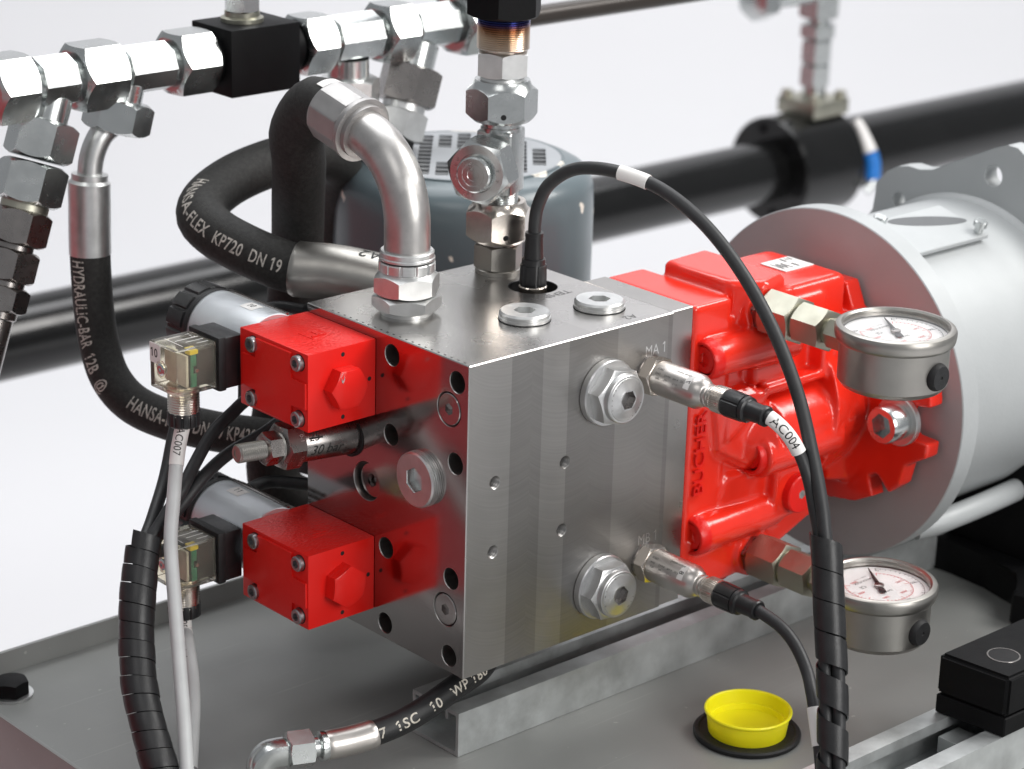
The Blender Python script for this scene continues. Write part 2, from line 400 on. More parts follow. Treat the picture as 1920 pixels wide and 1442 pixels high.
def planar(mb, outer, holes, o, u, w):
    """flat face in plane o + u*x + w*y with holes cut out; returns the hole vertex rings"""
    u = V(u); w = V(w); o = V(o)
    loops = [[(x, y) for x, y in outer]] + [list(h) for h in holes]
    poly = [[V((x, y, 0)) for x, y in L] for L in loops]
    flat = [mb.v(o + u * p[0] + w * p[1]) for L in loops for p in L]
    for tri in tessellate_polygon(poly): mb.face([flat[i] for i in tri])
    rings = []; k = len(outer)
    for h in holes: rings.append(flat[k:k + len(h)]); k += len(h)
    return rings, flat[:len(outer)]
def circ(cx, cy, r, n=32): return [(cx + r * math.cos(2 * PI * i / n), cy + r * math.sin(2 * PI * i / n)) for i in range(n)]
def bore(mb, ring, centre, d, steps):
    """extend a hole ring inward: steps = [(depth, radius factor)]; closes the bottom"""
    c = V(centre); d = V(d); prev = ring; base = [v.co.copy() for v in ring]; n = len(ring)
    for dep, k in steps:
        cur = [mb.v(c + (p - c) * k + d * dep) for p in base]
        for i in range(n): mb.face((prev[i], prev[(i + 1) % n], cur[(i + 1) % n], cur[i]))
        prev = cur
    mb.face(prev)
# ---- lettering
_tc = {}
def _raw(s, bold):
    c = bpy.data.curves.new('t', 'FONT'); c.body = s; c.size = 1; c.resolution_u = 3; c.align_x = 'LEFT'; c.offset = .012 if bold else 0
    o = bpy.data.objects.new('t', c); COL.objects.link(o)
    dg = bpy.context.evaluated_depsgraph_get(); e = o.evaluated_get(dg); me = e.to_mesh()
    bm = bmesh.new(); bm.from_mesh(me); bmesh.ops.triangulate(bm, faces=bm.faces); e.to_mesh_clear()
    bm.verts.ensure_lookup_table()
    r = ([(v.co.x, v.co.y) for v in bm.verts], [[v.index for v in f.verts] for f in bm.faces]); bm.free()
    bpy.data.objects.remove(o); bpy.data.curves.remove(c)
    return r
def _adv(ch):
    if ch == '1': return .52
    if ('a', ch) not in _tc:
        wd = lambda q: max(x for x, y in _raw(q, False)[0])
        _tc['a', ch] = wd('H' + ch + 'H') - wd('HH')
    return _tc['a', ch]
def glyphs(s, bold=False):
    if (s, bold) in _tc: return _tc[s, bold]
    vs = []; fs = []; x = 0.0; e = .02 if bold else 0.0
    for ch in s:
        if ch != ' ':
            if ch == '1':      # a one with a clear flag
                g = ([(.235 - e, 0), (.325 + e, 0), (.325 + e, .70), (.235 - e, .70), (.235, .70), (.235, .585 - e), (.075, .50 - e), (.075, .585)], [[0, 1, 2, 3], [4, 7, 6, 5]])
            else:
                if (ch, bold, 'g') not in _tc: _tc[ch, bold, 'g'] = _raw(ch, bold)
                g = _tc[ch, bold, 'g']
            k = len(vs); vs += [(a + x, b) for a, b in g[0]]; fs += [[i + k for i in f] for f in g[1]]
        x += _adv(ch) + (.03 if bold else 0)
    _tc[s, bold] = (vs, fs); return vs, fs
def lettering(mb, s, size, fn, sx=1.0, split=0, shear=0.0, bold=False):
    vs, fs = glyphs(s, bold)
    bm = bmesh.new(); nv = [bm.verts.new(((x + shear * y) * size * sx, y * size, 0)) for x, y in vs]
    for f in fs:
        try: bm.faces.new([nv[i] for i in f])
        except ValueError: pass
    for _ in range(split): bmesh.ops.subdivide_edges(bm, edges=bm.edges[:], cuts=1, use_grid_fill=True)
    mp = {v: mb.v(fn(v.co.x, v.co.y)) for v in bm.verts}
    for f in bm.faces: mb.face([mp[v] for v in f.verts])
    wd = max((v.co.x for v in bm.verts), default=0); bm.free(); return wd
def on_plane(o, u, w, lift=.12):
    o = V(o); u = V(u).normalized(); w = V(w).normalized(); n = u.cross(w)
    return lambda x, y: o + u * x + w * y + n * lift
def on_cyl(ax, h0, t0, r, sgn=1, turn=1):
    return lambda x, y: ax.p(h0 + sgn * x, r, t0 + turn * y / r)
def around_cyl(ax, h0, t0, r, sgn=1, turn=1):
    return lambda x, y: ax.p(h0 + sgn * y, r, t0 + turn * x / r)
def on_path(path, d0, ref, r, sgn=1, turn=1, y0=0.0):
    ref = V(ref)
    def fn(x, y):
        p, t, u = path.at(d0 + sgn * x); n = (ref - t * ref.dot(t)).normalized(); b = t.cross(n); a = turn * (y + y0) / r
        return p + (n * math.cos(a) + b * math.sin(a)) * r
    return fn
CAMDIR = V((-.636, -.695, .334))
exec_order = []

# ================================================================== THE SETTING
def setting(name, mb, m): 
    o = part(name, mb, m); o['kind'] = 'structure'; return o
f2 = V((.675, .738, 0)); r2 = V((.738, -.675, 0))
mb = MB(); prof = [(-3200, -900)] + [(2900, -900)] + [(2900 + 900 * math.sin(a), -900 + 900 * (1 - math.cos(a))) for a in (k * PI / 24 for k in range(1, 13))] + [(3800, 3200)]
A = [mb.v(f2 * p + r2 * -3000 + V((0, 0, z))) for p, z in prof]; B = [mb.v(f2 * p + r2 * 4200 + V((0, 0, z))) for p, z in prof]
for i in range(len(A) - 1): mb.face((A[i], B[i], B[i + 1], A[i + 1]))
setting('backdrop', mb, 'white_sheet')
mb = MB(); box(mb, (-790, -150, -897), (-750, 2300, -70)); setting('unseen_red_panel', mb, 'brown')  # out of view at left, added so the metal reflects dark red

# ---- sheet metal tray under the machine
T = -252.5
tr = thing('drip_tray', 'wide grey painted sheet metal tray that everything stands on', 'tray', (-165, -330, T - 60))
mb = MB(); box(mb, (-165, -330, T - 3), (1150, 281, T)); part('tray_floor', mb, 'tray', tr)
mb = MB(); box(mb, (-168, -330, T - 75), (-165.2, 281, T + 1.6), .6); part('side_panel', mb, 'tray', tr)
mb = MB(); box(mb, (-168, 281.2, T - 75), (1150, 284, T + 15), .8); part('rear_lip', mb, 'tray', tr)
mb = MB(); box(mb, (-165, -333, T - 75), (1150, -330.2, T), .8); part('front_panel', mb, 'tray', tr)
t = thing('hex_bolt', 'black hexagon head bolt in the left back corner of the grey tray', 'bolt', (-146, 254, T))
ax = Ax((-146, 254, T), (0, 0, 1)); mb = MB(); loft(mb, ax, [(0, 13.5), (1.6, 13.5)], 40); part('washer', mb, 'zinc_soft', t)
mb = MB(); nut(mb, ax, 19, 1.7, 10.5, False, True, .25); part('head', mb, 'black_paint', t)

# ---- strut rails on the tray
def strut(name, label, x0, x1, y0, y1, z0, z1, endcap=None):
    t = thing(name, label, 'rail', (x0, (y0 + y1) / 2, z0), 'galvanised rails on the tray')
    th = 2.4; lip = 12.0
    q = [(y0, z1), (y0, z0), (y1, z0), (y1, z1), (y1 - lip, z1), (y1 - lip, z1 - 7), (y1 - lip + th, z1 - 7), (y1 - lip + th, z1 - th), (y1 - th, z1 - th), (y1 - th, z0 + th),
         (y0 + th, z0 + th), (y0 + th, z1 - th), (y0 + lip - th, z1 - th), (y0 + lip - th, z1 - 7), (y0 + lip, z1 - 7), (y0 + lip, z1)]
    mb = MB(); A = [mb.v((x0, y, z)) for y, z in q]; B = [mb.v((x1, y, z)) for y, z in q]; n = len(q)
    for i in range(n): mb.face((A[i], A[(i + 1) % n], B[(i + 1) % n], B[i]))
    for L, x in ((A, x0), (B, x1)):
        for tri in tessellate_polygon([[V((y, z, 0)) for y, z in q]]): mb.face([L[i] for i in tri])
    part('channel', mb, 'galv', t)
    return t
strut('strut_rail', 'galvanised slotted rail running under the steel block and red pump', 14, 700, 19, 61, T + .3, T + 28.5)
r = strut('strut_rail', 'galvanised slotted rail in the lower right corner carrying the black rubber mount', 60, 900, -203, -154, T + .3, T + 28.5)
mb = MB(); box(mb, (226, -189, T + 6), (245, -168, T + 20), .5); part('slide_nut', mb, 'galv', r)

# ================================================================== MANIFOLD BLOCK
bw, bd, bh = 159.4, 145.8, 190.0
t = thing('manifold_block', 'large machined steel hydraulic block with drilled faces and stamped port letters', 'block', (0, 0, -bh))
mb = MB(); c = .55
# chamfered box, three seen faces are drilled
left_holes = [(66.7, -9.5 - 2, 6.6, 26), (9.9, -12, 6.6, 26), (67.0, -59.8, 6.6, 26), (10.3, -60.3, 6.6, 26), (70.5, -131.5, 6.6, 26), (12.2, -131, 6.6, 26), (70.8, -180, 6.6, 26), (12.8, -179.6, 6.6, 26)]
left_ports = [(16.5, -29.6, 10.4, 3.2), (16.6, -151.6, 10.4, 3.2), (89, -95.3, 12.2, 10)]
front_holes = [(20.8, -73.5, 4.1, 16), (20.5, -115.8, 4.1, 16), (74.7, -74.3, 4.1, 16), (74.0, -116.4, 4.1, 16)]
LH = left_holes + left_ports
# x = 0 face: coordinates (-y, z) with outward normal -x  -> u=(0,-1,0)
rings, cl = planar(mb, [(-(bd - c), -(bh - c)), (-c, -(bh - c)), (-c, -c), (-(bd - c), -c)], [circ(-y, z, r) for y, z, r, d in LH], (0, 0, 0), (0, -1, 0), (0, 0, 1))
for f in mb.bm.faces: f.material_index = 1
mb.mi = 0
for (y, z, r, d), rg in zip(LH, rings):
    if r < 7: bore(mb, rg, (0, y, z), (1, 0, 0), [(.5, .96), (d, .96)])
    else: bore(mb, rg, (0, y, z), (1, 0, 0), [(.4, .97), (d, .97)])
rings, cf = planar(mb, [(c, -(bh - c)), (bw - c, -(bh - c)), (bw - c, -c), (c, -c)], [circ(x, z, r) for x, z, r, d in front_holes], (0, 0, 0), (1, 0, 0), (0, 0, 1))
for (x, z, r, d), rg in zip(front_holes, rings):
    st = [(.6, .86)]
    for k in range(8): st += [(.6 + k * 1.6 + .8, .98), (.6 + k * 1.6 + 1.6, .82)]
    bore(mb, rg, (x, 0, z), (0, 1, 0), st)
mb.mi = 2
rings, ct = planar(mb, [(c, c), (bw - c, c), (bw - c, bd - c), (c, bd - c)], [circ(127.5, 88.3, 15.2)], (0, 0, 0), (1, 0, 0), (0, 1, 0))
mb.mi = 3
bore(mb, rings[0], (127.5, 88.3, 0), (0, 0, -1), [(.5, .98), (7, .98)])
mb.mi = 2
back = [mb.v(p) for p in ((c, bd, -(bh - c)), (bw - c, bd, -(bh - c)), (bw - c, bd, -c), (c, bd, -c))]
right = [mb.v(p) for p in ((bw, c, -(bh - c)), (bw, bd - c, -(bh - c)), (bw, bd - c, -c), (bw, c, -c))]
bot = [mb.v(p) for p in ((c, c, -bh), (bw - c, c, -bh), (bw - c, bd - c, -bh), (c, bd - c, -bh))]
mb.face(back); mb.face(right); mb.face(bot)
# chamfers: cl=[(bd,-bh),(0,-bh),(0,0),(bd,0)] cf=[(0,-bh),(w,-bh),(w,0),(0,0)] ct=[(0,0),(w,0),(w,d),(0,d)]
for a, b, p, q in ((cl[1], cl[2], cf[3], cf[0]), (cf[3], cf[2], ct[1], ct[0]), (cl[2], cl[3], ct[3], ct[0]), (cf[1], cf[2], right[3], right[0]), (ct[1], ct[2], right[2], right[3]),
                   (ct[3], ct[2], back[2], back[3]), (cl[0], cl[3], back[3], back[0]), (cl[0], cl[1], bot[0], bot[3]), (cf[0], cf[1], bot[1], bot[0]), (right[0], right[1], bot[2], bot[1]), (back[0], back[1], bot[2], bot[3]), (right[1], right[2], back[2], back[1])):
    mb.face((a, b, p, q))
for tri in ((cl[2], cf[3], ct[0]), (cf[2], ct[1], right[3]), (cl[3], ct[3], back[3]), (ct[2], right[2], back[2]), (cl[1], cf[0], bot[0]), (cf[1], right[0], bot[1]), (cl[0], back[0], bot[3])): mb.face(tri)
part('body', mb, ['steel_front', 'steel_left', 'steel_top', 'socket'], t, 20)
mb = MB()
lettering(mb, 'MA 1', 9.5, on_plane((136.5, 0, -23.2), (1, 0, 0), (0, 0, 1), .1), sx=.85); part('lettering', mb, 'ink_light', t)
mb = MB(); lettering(mb, 'MB 1', 9.5, on_plane((137.5, 0, -143.5), (1, 0, 0), (0, 0, 1), .1), sx=.85)
part('lettering', mb, 'ink_light', t)
mb = MB()
lettering(mb, 'TEMP', 8.5, on_plane((139, 71, 0), (-1, 0, 0), (0, -1, 0), .1)); part('stamped_mark', mb, 'ink_grey', t)
mb = MB(); lettering(mb, 'A2', 8.0, on_plane((137, 12, 0), (-1, 0, 0), (0, -1, 0), .1)); part('stamped_mark', mb, 'ink_grey', t)
mb = MB()
for k in range(22): box(mb, (2.0, 6 + k * 5.6, .02), (2.8, 7.3 + k * 5.6, .14))
part('punch_dots', mb, 'ink', t, kind='stuff')
mb = MB(); box(mb, (133.5, 95.5, .05), (136.5, 104, .3)); part('sticker', mb, 'white', t)

t = thing('adapter_plate', 'narrow machined steel plate between the block and the red pump', 'plate', (168, 40, -191))
mb = MB(); box(mb, (159.7, 2.2, -190.6), (178.2, 77.8, -.4), .5, 1); part('plate', mb, 'steel_plate', t, 20)
mb = MB(); box(mb, (159.5, 3, -190), (159.69, 77, -1)); part('gasket', mb, 'dark', t)

# ================================================================== PLUGS
def flush_plug(y, z, label):
    t = thing('flush_plug', label, 'plug', (0, y, z), 'flush sealing plugs in the left face')
    ax = Ax((3, y, z), (-1, 0, 0)); mb = MB(); socket_head(mb, ax, 9.3, 0, 3.1, 6.2, 4.5, .4); part('head', mb, 'steel_left', t)
    mb = MB(); loft(mb, ax, [(1.6, 9.3), (1.6, 10.0)], 40, False, False); part('seal_ring', mb, 'dark', t)
flush_plug(16.5, -29.6, 'round flush plug with hexagon socket near the top front corner of the block')
flush_plug(16.6, -151.6, 'round flush plug with hexagon socket near the bottom front corner of the block')
t = thing('sunken_plug', 'socket plug sunk in a deep round recess left of the big threaded plug', 'plug', (0, 89, -95.3))
ax = Ax((9.8, 88, -95.3), (-1, 0, 0)); mb = MB(); socket_head(mb, ax, 10.6, 0, 6.5, 7.6, 5, .5); part('head', mb, 'steel_left', t)
t = thing('screw_plug', 'big shiny round screw plug standing proud of the left block face', 'plug', (0, 39.5, -78))
ax = Ax((0, 39.5, -78), (-1, 0, 0)); mb = MB()
loft(mb, ax, [(.1, 16.6), (1.2, 16.6), (1.35, 16.0), (1.8, 16.0), (1.95, 16.5), (2.6, 16.5), (2.75, 15.9), (3.2, 15.9), (3.35, 16.4), (4.6, 16.4), (5.4, 15.4), (5.4, ('hex', 13.4))], 60, True, False); part('head', mb, 'zinc_soft', t)
mb = MB(); loft(mb, ax, [(5.4, ('hex', 13.4)), (4.4, ('hex', 12.4)), (-1.5, ('hex', 12.4)), (-2.5, 2)], 60, False, True); part('hex_socket', mb, 'zinc', t)
def cap_plug(x, y, label):
    t = thing('screw_plug', label, 'plug', (x, y, 0), 'round plugs on the top of the block')
    ax = Ax((x, y, 0), (0, 0, 1)); mb = MB()
    loft(mb, ax, [(.1, 15.0), (1.0, 15.2), (2.2, 15.2), (2.4, 14.7), (3.0, 14.7), (3.2, 15.0), (4.4, 15.0), (5.6, 13.9), (5.6, ('hex', 11.5)), (1.0, ('hex', 11.5)), (.6, 2)], 60, rot=.4); part('head', mb, 'zinc_soft', t)
    mb = MB(); loft(mb, ax, [(.03, 15.6), (.03, 14.9), (.5, 15.2)], 48, False, False); part('seal_ring', mb, 'dark', t)
cap_plug(80.5, 44.0, 'round zinc plug on the block top nearer the front edge')
cap_plug(130.5, 33.5, 'round zinc plug on the block top nearer the adapter plate')
def flange_plug(x, z, label, rot):
    t = thing('hex_plug', label, 'plug', (x, 0, z), 'hexagon plugs on the right block face')
    ax = Ax((x, 0, z), (0, -1, 0)); mb = MB()
    loft(mb, ax, [(.1, 19.6), (.5, 20), (4.4, 20), (5.2, 19.4), (5.2, 18)], 60); part('collar', mb, 'alu', t)
    mb = MB(); nut(mb, ax, 31.5, 5.1, 14.5, False, True, rot); part('hex', mb, 'alu', t)
    mb = MB(); loft(mb, ax, [(14.4, 14.6), (17.8, 14.6), (18.3, 14.0), (18.3, 13.0), (18.5, 12.7), (19.9, 6.6), (20.0, 6.3), (20.0, ('hex', 10.2))], 60, True, False, rot=rot + .2); part('screw_head', mb, 'alu', t, 8)
    mb = MB(); loft(mb, ax, [(20.0, ('hex', 10.2)), (13, ('hex', 10.2)), (12, 1)], 60, False, True, rot=rot + .2); part('hex_socket', mb, 'dark_steel', t)
    mb = MB(); th0 = .3
    for k, ch in enumerate('2290235' if z > -100 else '6117010'):
        a = th0 + k * .26; lettering(mb, ch, 2.9, lambda X, Y, a=a: ax.p(18.75, 12.4 - Y * .6, a + X / 12.0))
    for k, ch in enumerate('101T'):
        a = th0 + 3.2 + k * .26; lettering(mb, ch, 2.9, lambda X, Y, a=a: ax.p(18.75, 12.4 - Y * .6, a + X / 12.0))
    part('engraving', mb, 'ink_grey', t)
flange_plug(104.5, -37.2, 'aluminium hexagon plug in round collar below the MA 1 mark', .30)
flange_plug(105.5, -160, 'aluminium hexagon plug in round collar below the MB 1 mark', .52)

# ================================================================== RED VALVES WITH SOLENOIDS
def valve(dz, num, label, coil_label):
    t = thing('solenoid_valve', label, 'valve', (-24, 113, -51.5 + dz), 'red solenoid valves on the left face')
    y0, y1, z0, z1 = 81.0, 145.2, -51.8 + dz, -5.2 + dz; xf = -49.0
    mb = MB(); box(mb, (xf, y0, z0), (-.15, y1, z1), .8); body = part('body', mb, 'red', t)
    # raised cover panel with notches round the four screws
    fy = lambda k: y1 - (y1 - y0) * k
    fz = lambda k: z1 - (z1 - z0) * k
    pts = [(.255, .045), (.775, .045), (.775, .37), (.985, .37), (.985, .71), (.775, .71), (.775, .965), (.255, .965), (.255, .72), (.05, .72), (.05, .30), (.255, .30)]
    mb = MB(); prism(mb, [(xf + .1, fy(a), fz(b)) for a, b in pts], (-1.35, 0, 0), .35); part('cover_panel', mb, 'red', t)
    for y, z in ((131.5, -11.9), (88.6, -11.6), (131.8, -44.6), (88.7, -45.0)):
        ax = Ax((xf, y, z + dz), (-1, 0, 0)); mb = MB(); socket_head(mb, ax, 4.6, .1, 3.6, 4.6, 2.8, .6, 36); sc = part('socket_screw', mb, 'bolt', t)
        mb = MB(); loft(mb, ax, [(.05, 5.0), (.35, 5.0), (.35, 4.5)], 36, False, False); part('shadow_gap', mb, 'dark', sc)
    ax = Ax((-25, y0, -28.2 + dz), (0, -1, 0)); mb = MB()
    hr = .50 if num == '10' else .95
    nut(mb, ax, 22.6, .1, 8.8, False, True, hr); hp = part('hex_plug', mb, 'red', t)
    if num == '10':
        mb = MB(); k = hr
        q = [mb.v(ax.p(*p)) for p in ((8.95, 10.4, k - .03), (8.95, 8.6, k + .06), (8.95, 7.6, k + .42), (8.95, 9.6, k + .30), (8.75, 11.2, k + .16), (7.6, 12.4, k + .05), (8.3, 12.0, k - .05))]; mb.face(q); part('paint_chip', mb, 'zinc', hp)
    for x, z in ((-24.1, -9.8), (-24, -47.4), (-4.8, -28.5)):
        mb = MB(); axd = Ax((x, y0 + .02, z + dz), (0, -1, 0)); loft(mb, axd, [(.03, 1.35), (.10, 1.0), (.05, .1)], 20, False, True); part('vent_hole', mb, 'dark', t)
    mb = MB(); prism(mb, [(-16, 101, z1 - .02), (-30, 101, z1 - .02), (-30, 115, z1 - .02), (-16, 115, z1 - .02)], (0, 0, .25), .1)
    prism(mb, [(-18, 104, z1 + .2), (-28, 104, z1 + .2), (-28, 105.5, z1 + .2), (-18, 105.5, z1 + .2)], (0, 0, .35)); prism(mb, [(-21, 106, z1 + .2), (-23, 106, z1 + .2), (-23, 112, z1 + .2), (-21, 112, z1 + .2)], (0, 0, .35))
    part('cast_mark', mb, 'red', t)
    # coil
    cz = -25.0 + dz; ax = Ax((-24.5, 145.3, cz), (0, 1, 0))
    mb = MB(); loft(mb, ax, [(0, 22.0), (.6, 22.4), (58, 22.4), (59, 21.8)], 64); coil = part('coil', mb, 'coil', t)
    mb = MB()
    for k in range(3): box(mb, (-24.5 + 9 + k * 3.3, 146, cz + 19.6 - k * 1.7), (-24.5 + 11.4 + k * 3.3, 203, cz + 21.4 - k * 1.9), .3)
    part('coil_rib', mb, 'dark_steel', coil)
    mb = MB(); fl = lambda R: (lambda a: R - (1.3 if (a * 12 / (2 * PI)) % 1 < .22 else 0))
    loft(mb, ax, [(59, 20), (60, 22.6), (62.5, 22.6), (62.6, fl(23.6)), (77, fl(23.6)), (78.2, fl(22.4)), (78.2, 12), (76, 10)], 144); part('end_cap', mb, 'plastic', t)
    mb = MB(); loft(mb, ax, [(56.9, 22.7), (59.6, 23.0), (60, 20)], 48, False, False); part('seal_ring', mb, 'rubber', t)
    mb = MB(); tst = 0
    ym = 166 if num == '10' else 182
    vs = []
    for i in range(9):
        a = -.02 + (i / 8 - .5) * .42
        vs.append((mb.v(ax.p(ym - 145.3 - 6, 22.55, a)), mb.v(ax.p(ym - 145.3 + 6, 22.55, a))))
    for a, b in zip(vs, vs[1:]): mb.face((a[0], a[1], b[1], b[0]))
    stk = part('sticker', mb, 'white', t)
    mb = MB(); lettering(mb, num, 6.2, around_cyl(ax, ym - 145.3 + 2, .1, 22.65, -1, -1) if False else (lambda X, Y: ax.p(ym - 145.3 + 3.8 - X, 22.65, -.10 + Y / 22.6)), split=1); part('lettering', mb, 'ink', stk)
    return t
valve(0, '10', 'upper red block valve with flaked paint on its hexagon plug', 'x')
valve(-122.3, '11', 'lower red block valve below the marked cartridge', 'x')

# clear solenoid plugs
def din(dz, num, label):
    cy, cz = (161.6 if num == '10' else 165.0), -26.3 + dz
    t = thing('solenoid_plug', label, 'plug', (-70, cy, cz - 30), 'clear plugs on the solenoids')
    mb = MB(); box(mb, (-60, cy - 14.6, cz - 15.6), (-45.5, cy + 14.6, cz + 15.6), 1.2); part('base', mb, 'plastic', t)
    mb = MB(); box(mb, (-63.2, cy - 15.4, cz - 16.4), (-57.5, cy + 15.4, cz + 16.6), 1.6); part('gasket', mb, 'rubber', t)
    # transparent hollow hood
    mb = MB(); x0, x1 = -91.5, -63.3
    box(mb, (x0, cy - 13.2, cz - 14.2), (x1, cy + 13.2, cz + 14.2), 1.3, 3)
    box(mb, (x0 + 2.0, cy - 11.2, cz - 12.2), (x1 - .1, cy + 11.2, cz + 12.2), .8)
    mb.keep = True
    bm = mb.bm; bmesh.ops.recalc_face_normals(bm, faces=bm.faces)
    inner = [f for f in bm.faces if all(x0 + 1.5 < v.co.x and abs(v.co.y - cy) < 11.6 and abs(v.co.z - cz) < 12.6 for v in f.verts)]
    bmesh.ops.reverse_faces(bm, faces=inner)
    hood = part('clear_hood', mb, 'clear', t)
    mb = MB(); box(mb, (-75.5, cy - 10.6, cz - 11), (-63.8, cy + 10.6, cz + 10.8), .5); part('terminal_block', mb, 'plastic', t)
    mb = MB(); box(mb, (-79.4, cy - 10.4, cz + 1.5), (-75.7, cy - 9.4, cz + 8.4)); box(mb, (-79.4, cy - 10.4, cz - 11), (-75.7, cy - 9.4, cz - 3.2)); box(mb, (-79.4, cy - 10.2, cz - 3.2), (-77.6, cy - 9.4, cz + 1.5)); part('circuit_board', mb, 'green', t)
    mb = MB(); box(mb, (-82.4, cy - 9.6, cz - 11), (-80.6, cy + 10.6, cz + 8.2), .4); part('inner_wall', mb, 'pale_inner', t)
    mb = MB(); box(mb, (-80.4, cy - 10.8, cz + 8.6), (-74.5, cy - 5.5, cz + 11.2), .5); part('indicator_lens', mb, 'yellow_led', t)
    mb = MB(); loft(mb, Ax((-75.5, cy - 10.2, cz - 1.5), (0, -1, 0)), [(0, 1.4), (.7, 1.1)], 20); part('contact_screw', mb, 'zinc', t)
    ax = Ax((x0, cy + .8, cz - .6), (-1, 0, 0)); mb = MB(); loft(mb, ax, [(.05, 5.2), (.7, 5.2), (.7, 4.4), (.2, 4.2)], 32); part('screw_boss', mb, 'clear', t)
    mb = MB(); loft(mb, ax, [(.2, 3.6), (.9, 3.6), (1.6, 2.6), (1.6, ('hex', 2.2)), (.8, ('hex', 2.2))], 36); part('centre_screw', mb, 'zinc', t)
    # label on the end face
    mb = MB(); box(mb, (x0 - .25, cy + 2.0, cz + 1.6), (x0 - .05, cy + 12.6, cz + 13.4)); st = part('sticker', mb, 'white', t)
    mb = MB(); lettering(mb, num, 7.4, on_plane((x0 - .25, cy + 11.9, cz + 5.4), (0, -1, 0), (0, 0, 1), .12), sx=.95, bold=True); part('lettering', mb, 'ink', st)
    mb = MB()
    for k in range(3): box(mb, (-74 - k * 4, cy - 9 + k * 5, cz + 14.22), (-66, cy - 8.5 + k * 5, cz + 14.3))
    for k in range(2): box(mb, (-84, cy - 9 + k * 10, cz + 14.22), (-83.6, cy + 1 + k * 8, cz + 14.3))
    lettering(mb, '1 + 2', 3.6, on_plane((-70, cy + 9, cz + 14.2), (0, -1, 0), (1, 0, 0), .1)); part('printed_diagram', mb, 'white', t)
    ax = Ax((-77, cy + 1, cz - 14.2), (0, 0, -1))
    mb = MB(); thread(mb, ax, -1.5, 16, 9.4, 1.55, .6); part('gland_thread', mb, 'zinc_warm', t)
    mb = MB(); fl = lambda R: (lambda a: R - (.8 if (a * 14 / (2 * PI)) % 1 < .25 else 0))
    loft(mb, ax, [(14.5, fl(9.4)), (15.5, fl(9.9)), (22.5, fl(9.9)), (23.6, fl(8.4)), (23.6, 4.5)], 112); part('gland_nut', mb, 'plastic', t)
    return V((-77, cy + 1, cz - 37.0))
gu = din(0, '10', 'clear solenoid plug numbered 10 on the upper valve coil')
gl = din(-122.8, '11', 'clear solenoid plug numbered 11 on the lower valve coil')

def cable_label(t, path, d0, d1, r, s, size, ref, sgn=1, turn=1, y0=0, off=None, m='white', sx=.95):
    mb = MB(); tube(mb, path, r, 28, d0, d1, step=.8); sl = part('marker_sleeve', mb, m, t)
    if s:
        mb = MB(); lettering(mb, s, size, on_path(path, off if off is not None else d0 + 2, ref, r + .12, sgn, turn, y0), sx=sx, split=1); part('lettering', mb, 'ink', sl)
t = thing('solenoid_cable', 'light grey cable with AC007 sleeve hanging from the upper clear plug', 'cable', gu, 'grey solenoid cables')
pth = Path([gu + V((0, 0, 2)), (-82.2, 162.1, -80.5), (-93.0, 151.7, -104.6), (-102.3, 141.6, -125.6), (-111.6, 124.9, -154.1), (-121.2, 107.2, -185.1), (-129.7, 91.6, -209.9), (-137.3, 78.7, -233.2), (-142.5, 70.7, -247.7)], 14)
mb = MB(); tube(mb, pth, 4.1, 20); part('cable', mb, 'cable_grey', t)
cable_label(t, pth, 2, 27, 4.4, 'AC007', 6.8, (-.85, -.45, .2), 1, -1, -1.0, 3.0)
t = thing('solenoid_cable', 'light grey cable with 08 sleeve hanging from the lower clear plug', 'cable', gl, 'grey solenoid cables')
pth = Path([gl + V((0, 0, 2)), gl + V((0, 0, -10)), (-83.5, 153.9, -198.7), (-90.2, 139.8, -214.0), (-102.5, 121.6, -227.4), (-121.4, 97.9, -246.8)], 14)
mb = MB(); tube(mb, pth, 4.0, 20); part('cable', mb, 'cable_grey', t)
cable_label(t, pth, 1, 17, 4.3, '08', 7.2, (-.66, -.72, .2), 1, -1, -2.6, 3.5)
mb = MB(); lettering(mb, 'unleaded', 4.0, on_path(pth, 22, (-.85, -.3, .2), 4.1, 1, -1, -1.5), split=1); part('cable_print', mb, 'ink', t)

# cartridge valve with handwriting
t = thing('cartridge_valve', 'steel pressure cartridge hand marked 30 bar with threaded setting screw', 'valve', (0, 105.3, -71.2))
P0 = V((0, 105.3, -71.2)); P1 = V((-75, 109.3, -66.1)); ax = Ax(P0, P1 - P0)
mb = MB(); loft(mb, ax, [(-1, 13.0), (.2, 13.0), (.3, 11.4)], 48, False, False); part('seal_ring', mb, 'rubber', t)
mb = MB(); loft(mb, ax, [(-2, 11.2), (36, 11.2), (37, 10.8), (39, 10.8)], 56); bd_ = part('barrel', mb, 'dark_steel', t)
mb = MB(); nut(mb, ax, 24.5, 38, 50, True, True, .55); hx = part('large_hex', mb, 'dark_steel', t)
mb = MB(); nut(mb, ax, 17, 51, 60.5, True, True, .3); part('lock_nut', mb, 'dark_steel', t)
mb = MB(); loft(mb, ax, [(50, 9), (51.2, 8.2)], 40); part('collar', mb, 'stainless', t)
mb = MB(); thread(mb, ax, 60, 78, 5.6, 1.3, .55, False); loft(mb, ax, [(77.9, 5.1), (78.4, 4.6), (78.4, ('hex', 5)), (73, ('hex', 5))], 48); part('setting_screw', mb, 'stainless', t)
mb = MB()
fr = lambda h0, t0: (lambda X, Y: ax.p(h0 - X, 11.35, t0 + Y / 11.3 * (-1)))
tc_ = math.atan2(*(lambda n: (n.dot(ax.w), n.dot(ax.u)))(V((-.2, -.9, .35)).normalized()))
sg = 1
fr = lambda h0, dt: (lambda X, Y: ax.p(h0 - X, 11.35, tc_ + dt + sg * Y / 11.3))
lettering(mb, '25', 8.2, fr(36, .02), .95, 2, .3); lettering(mb, '30 bar', 8.6, fr(35, -.74), 1.0, 2, .3)
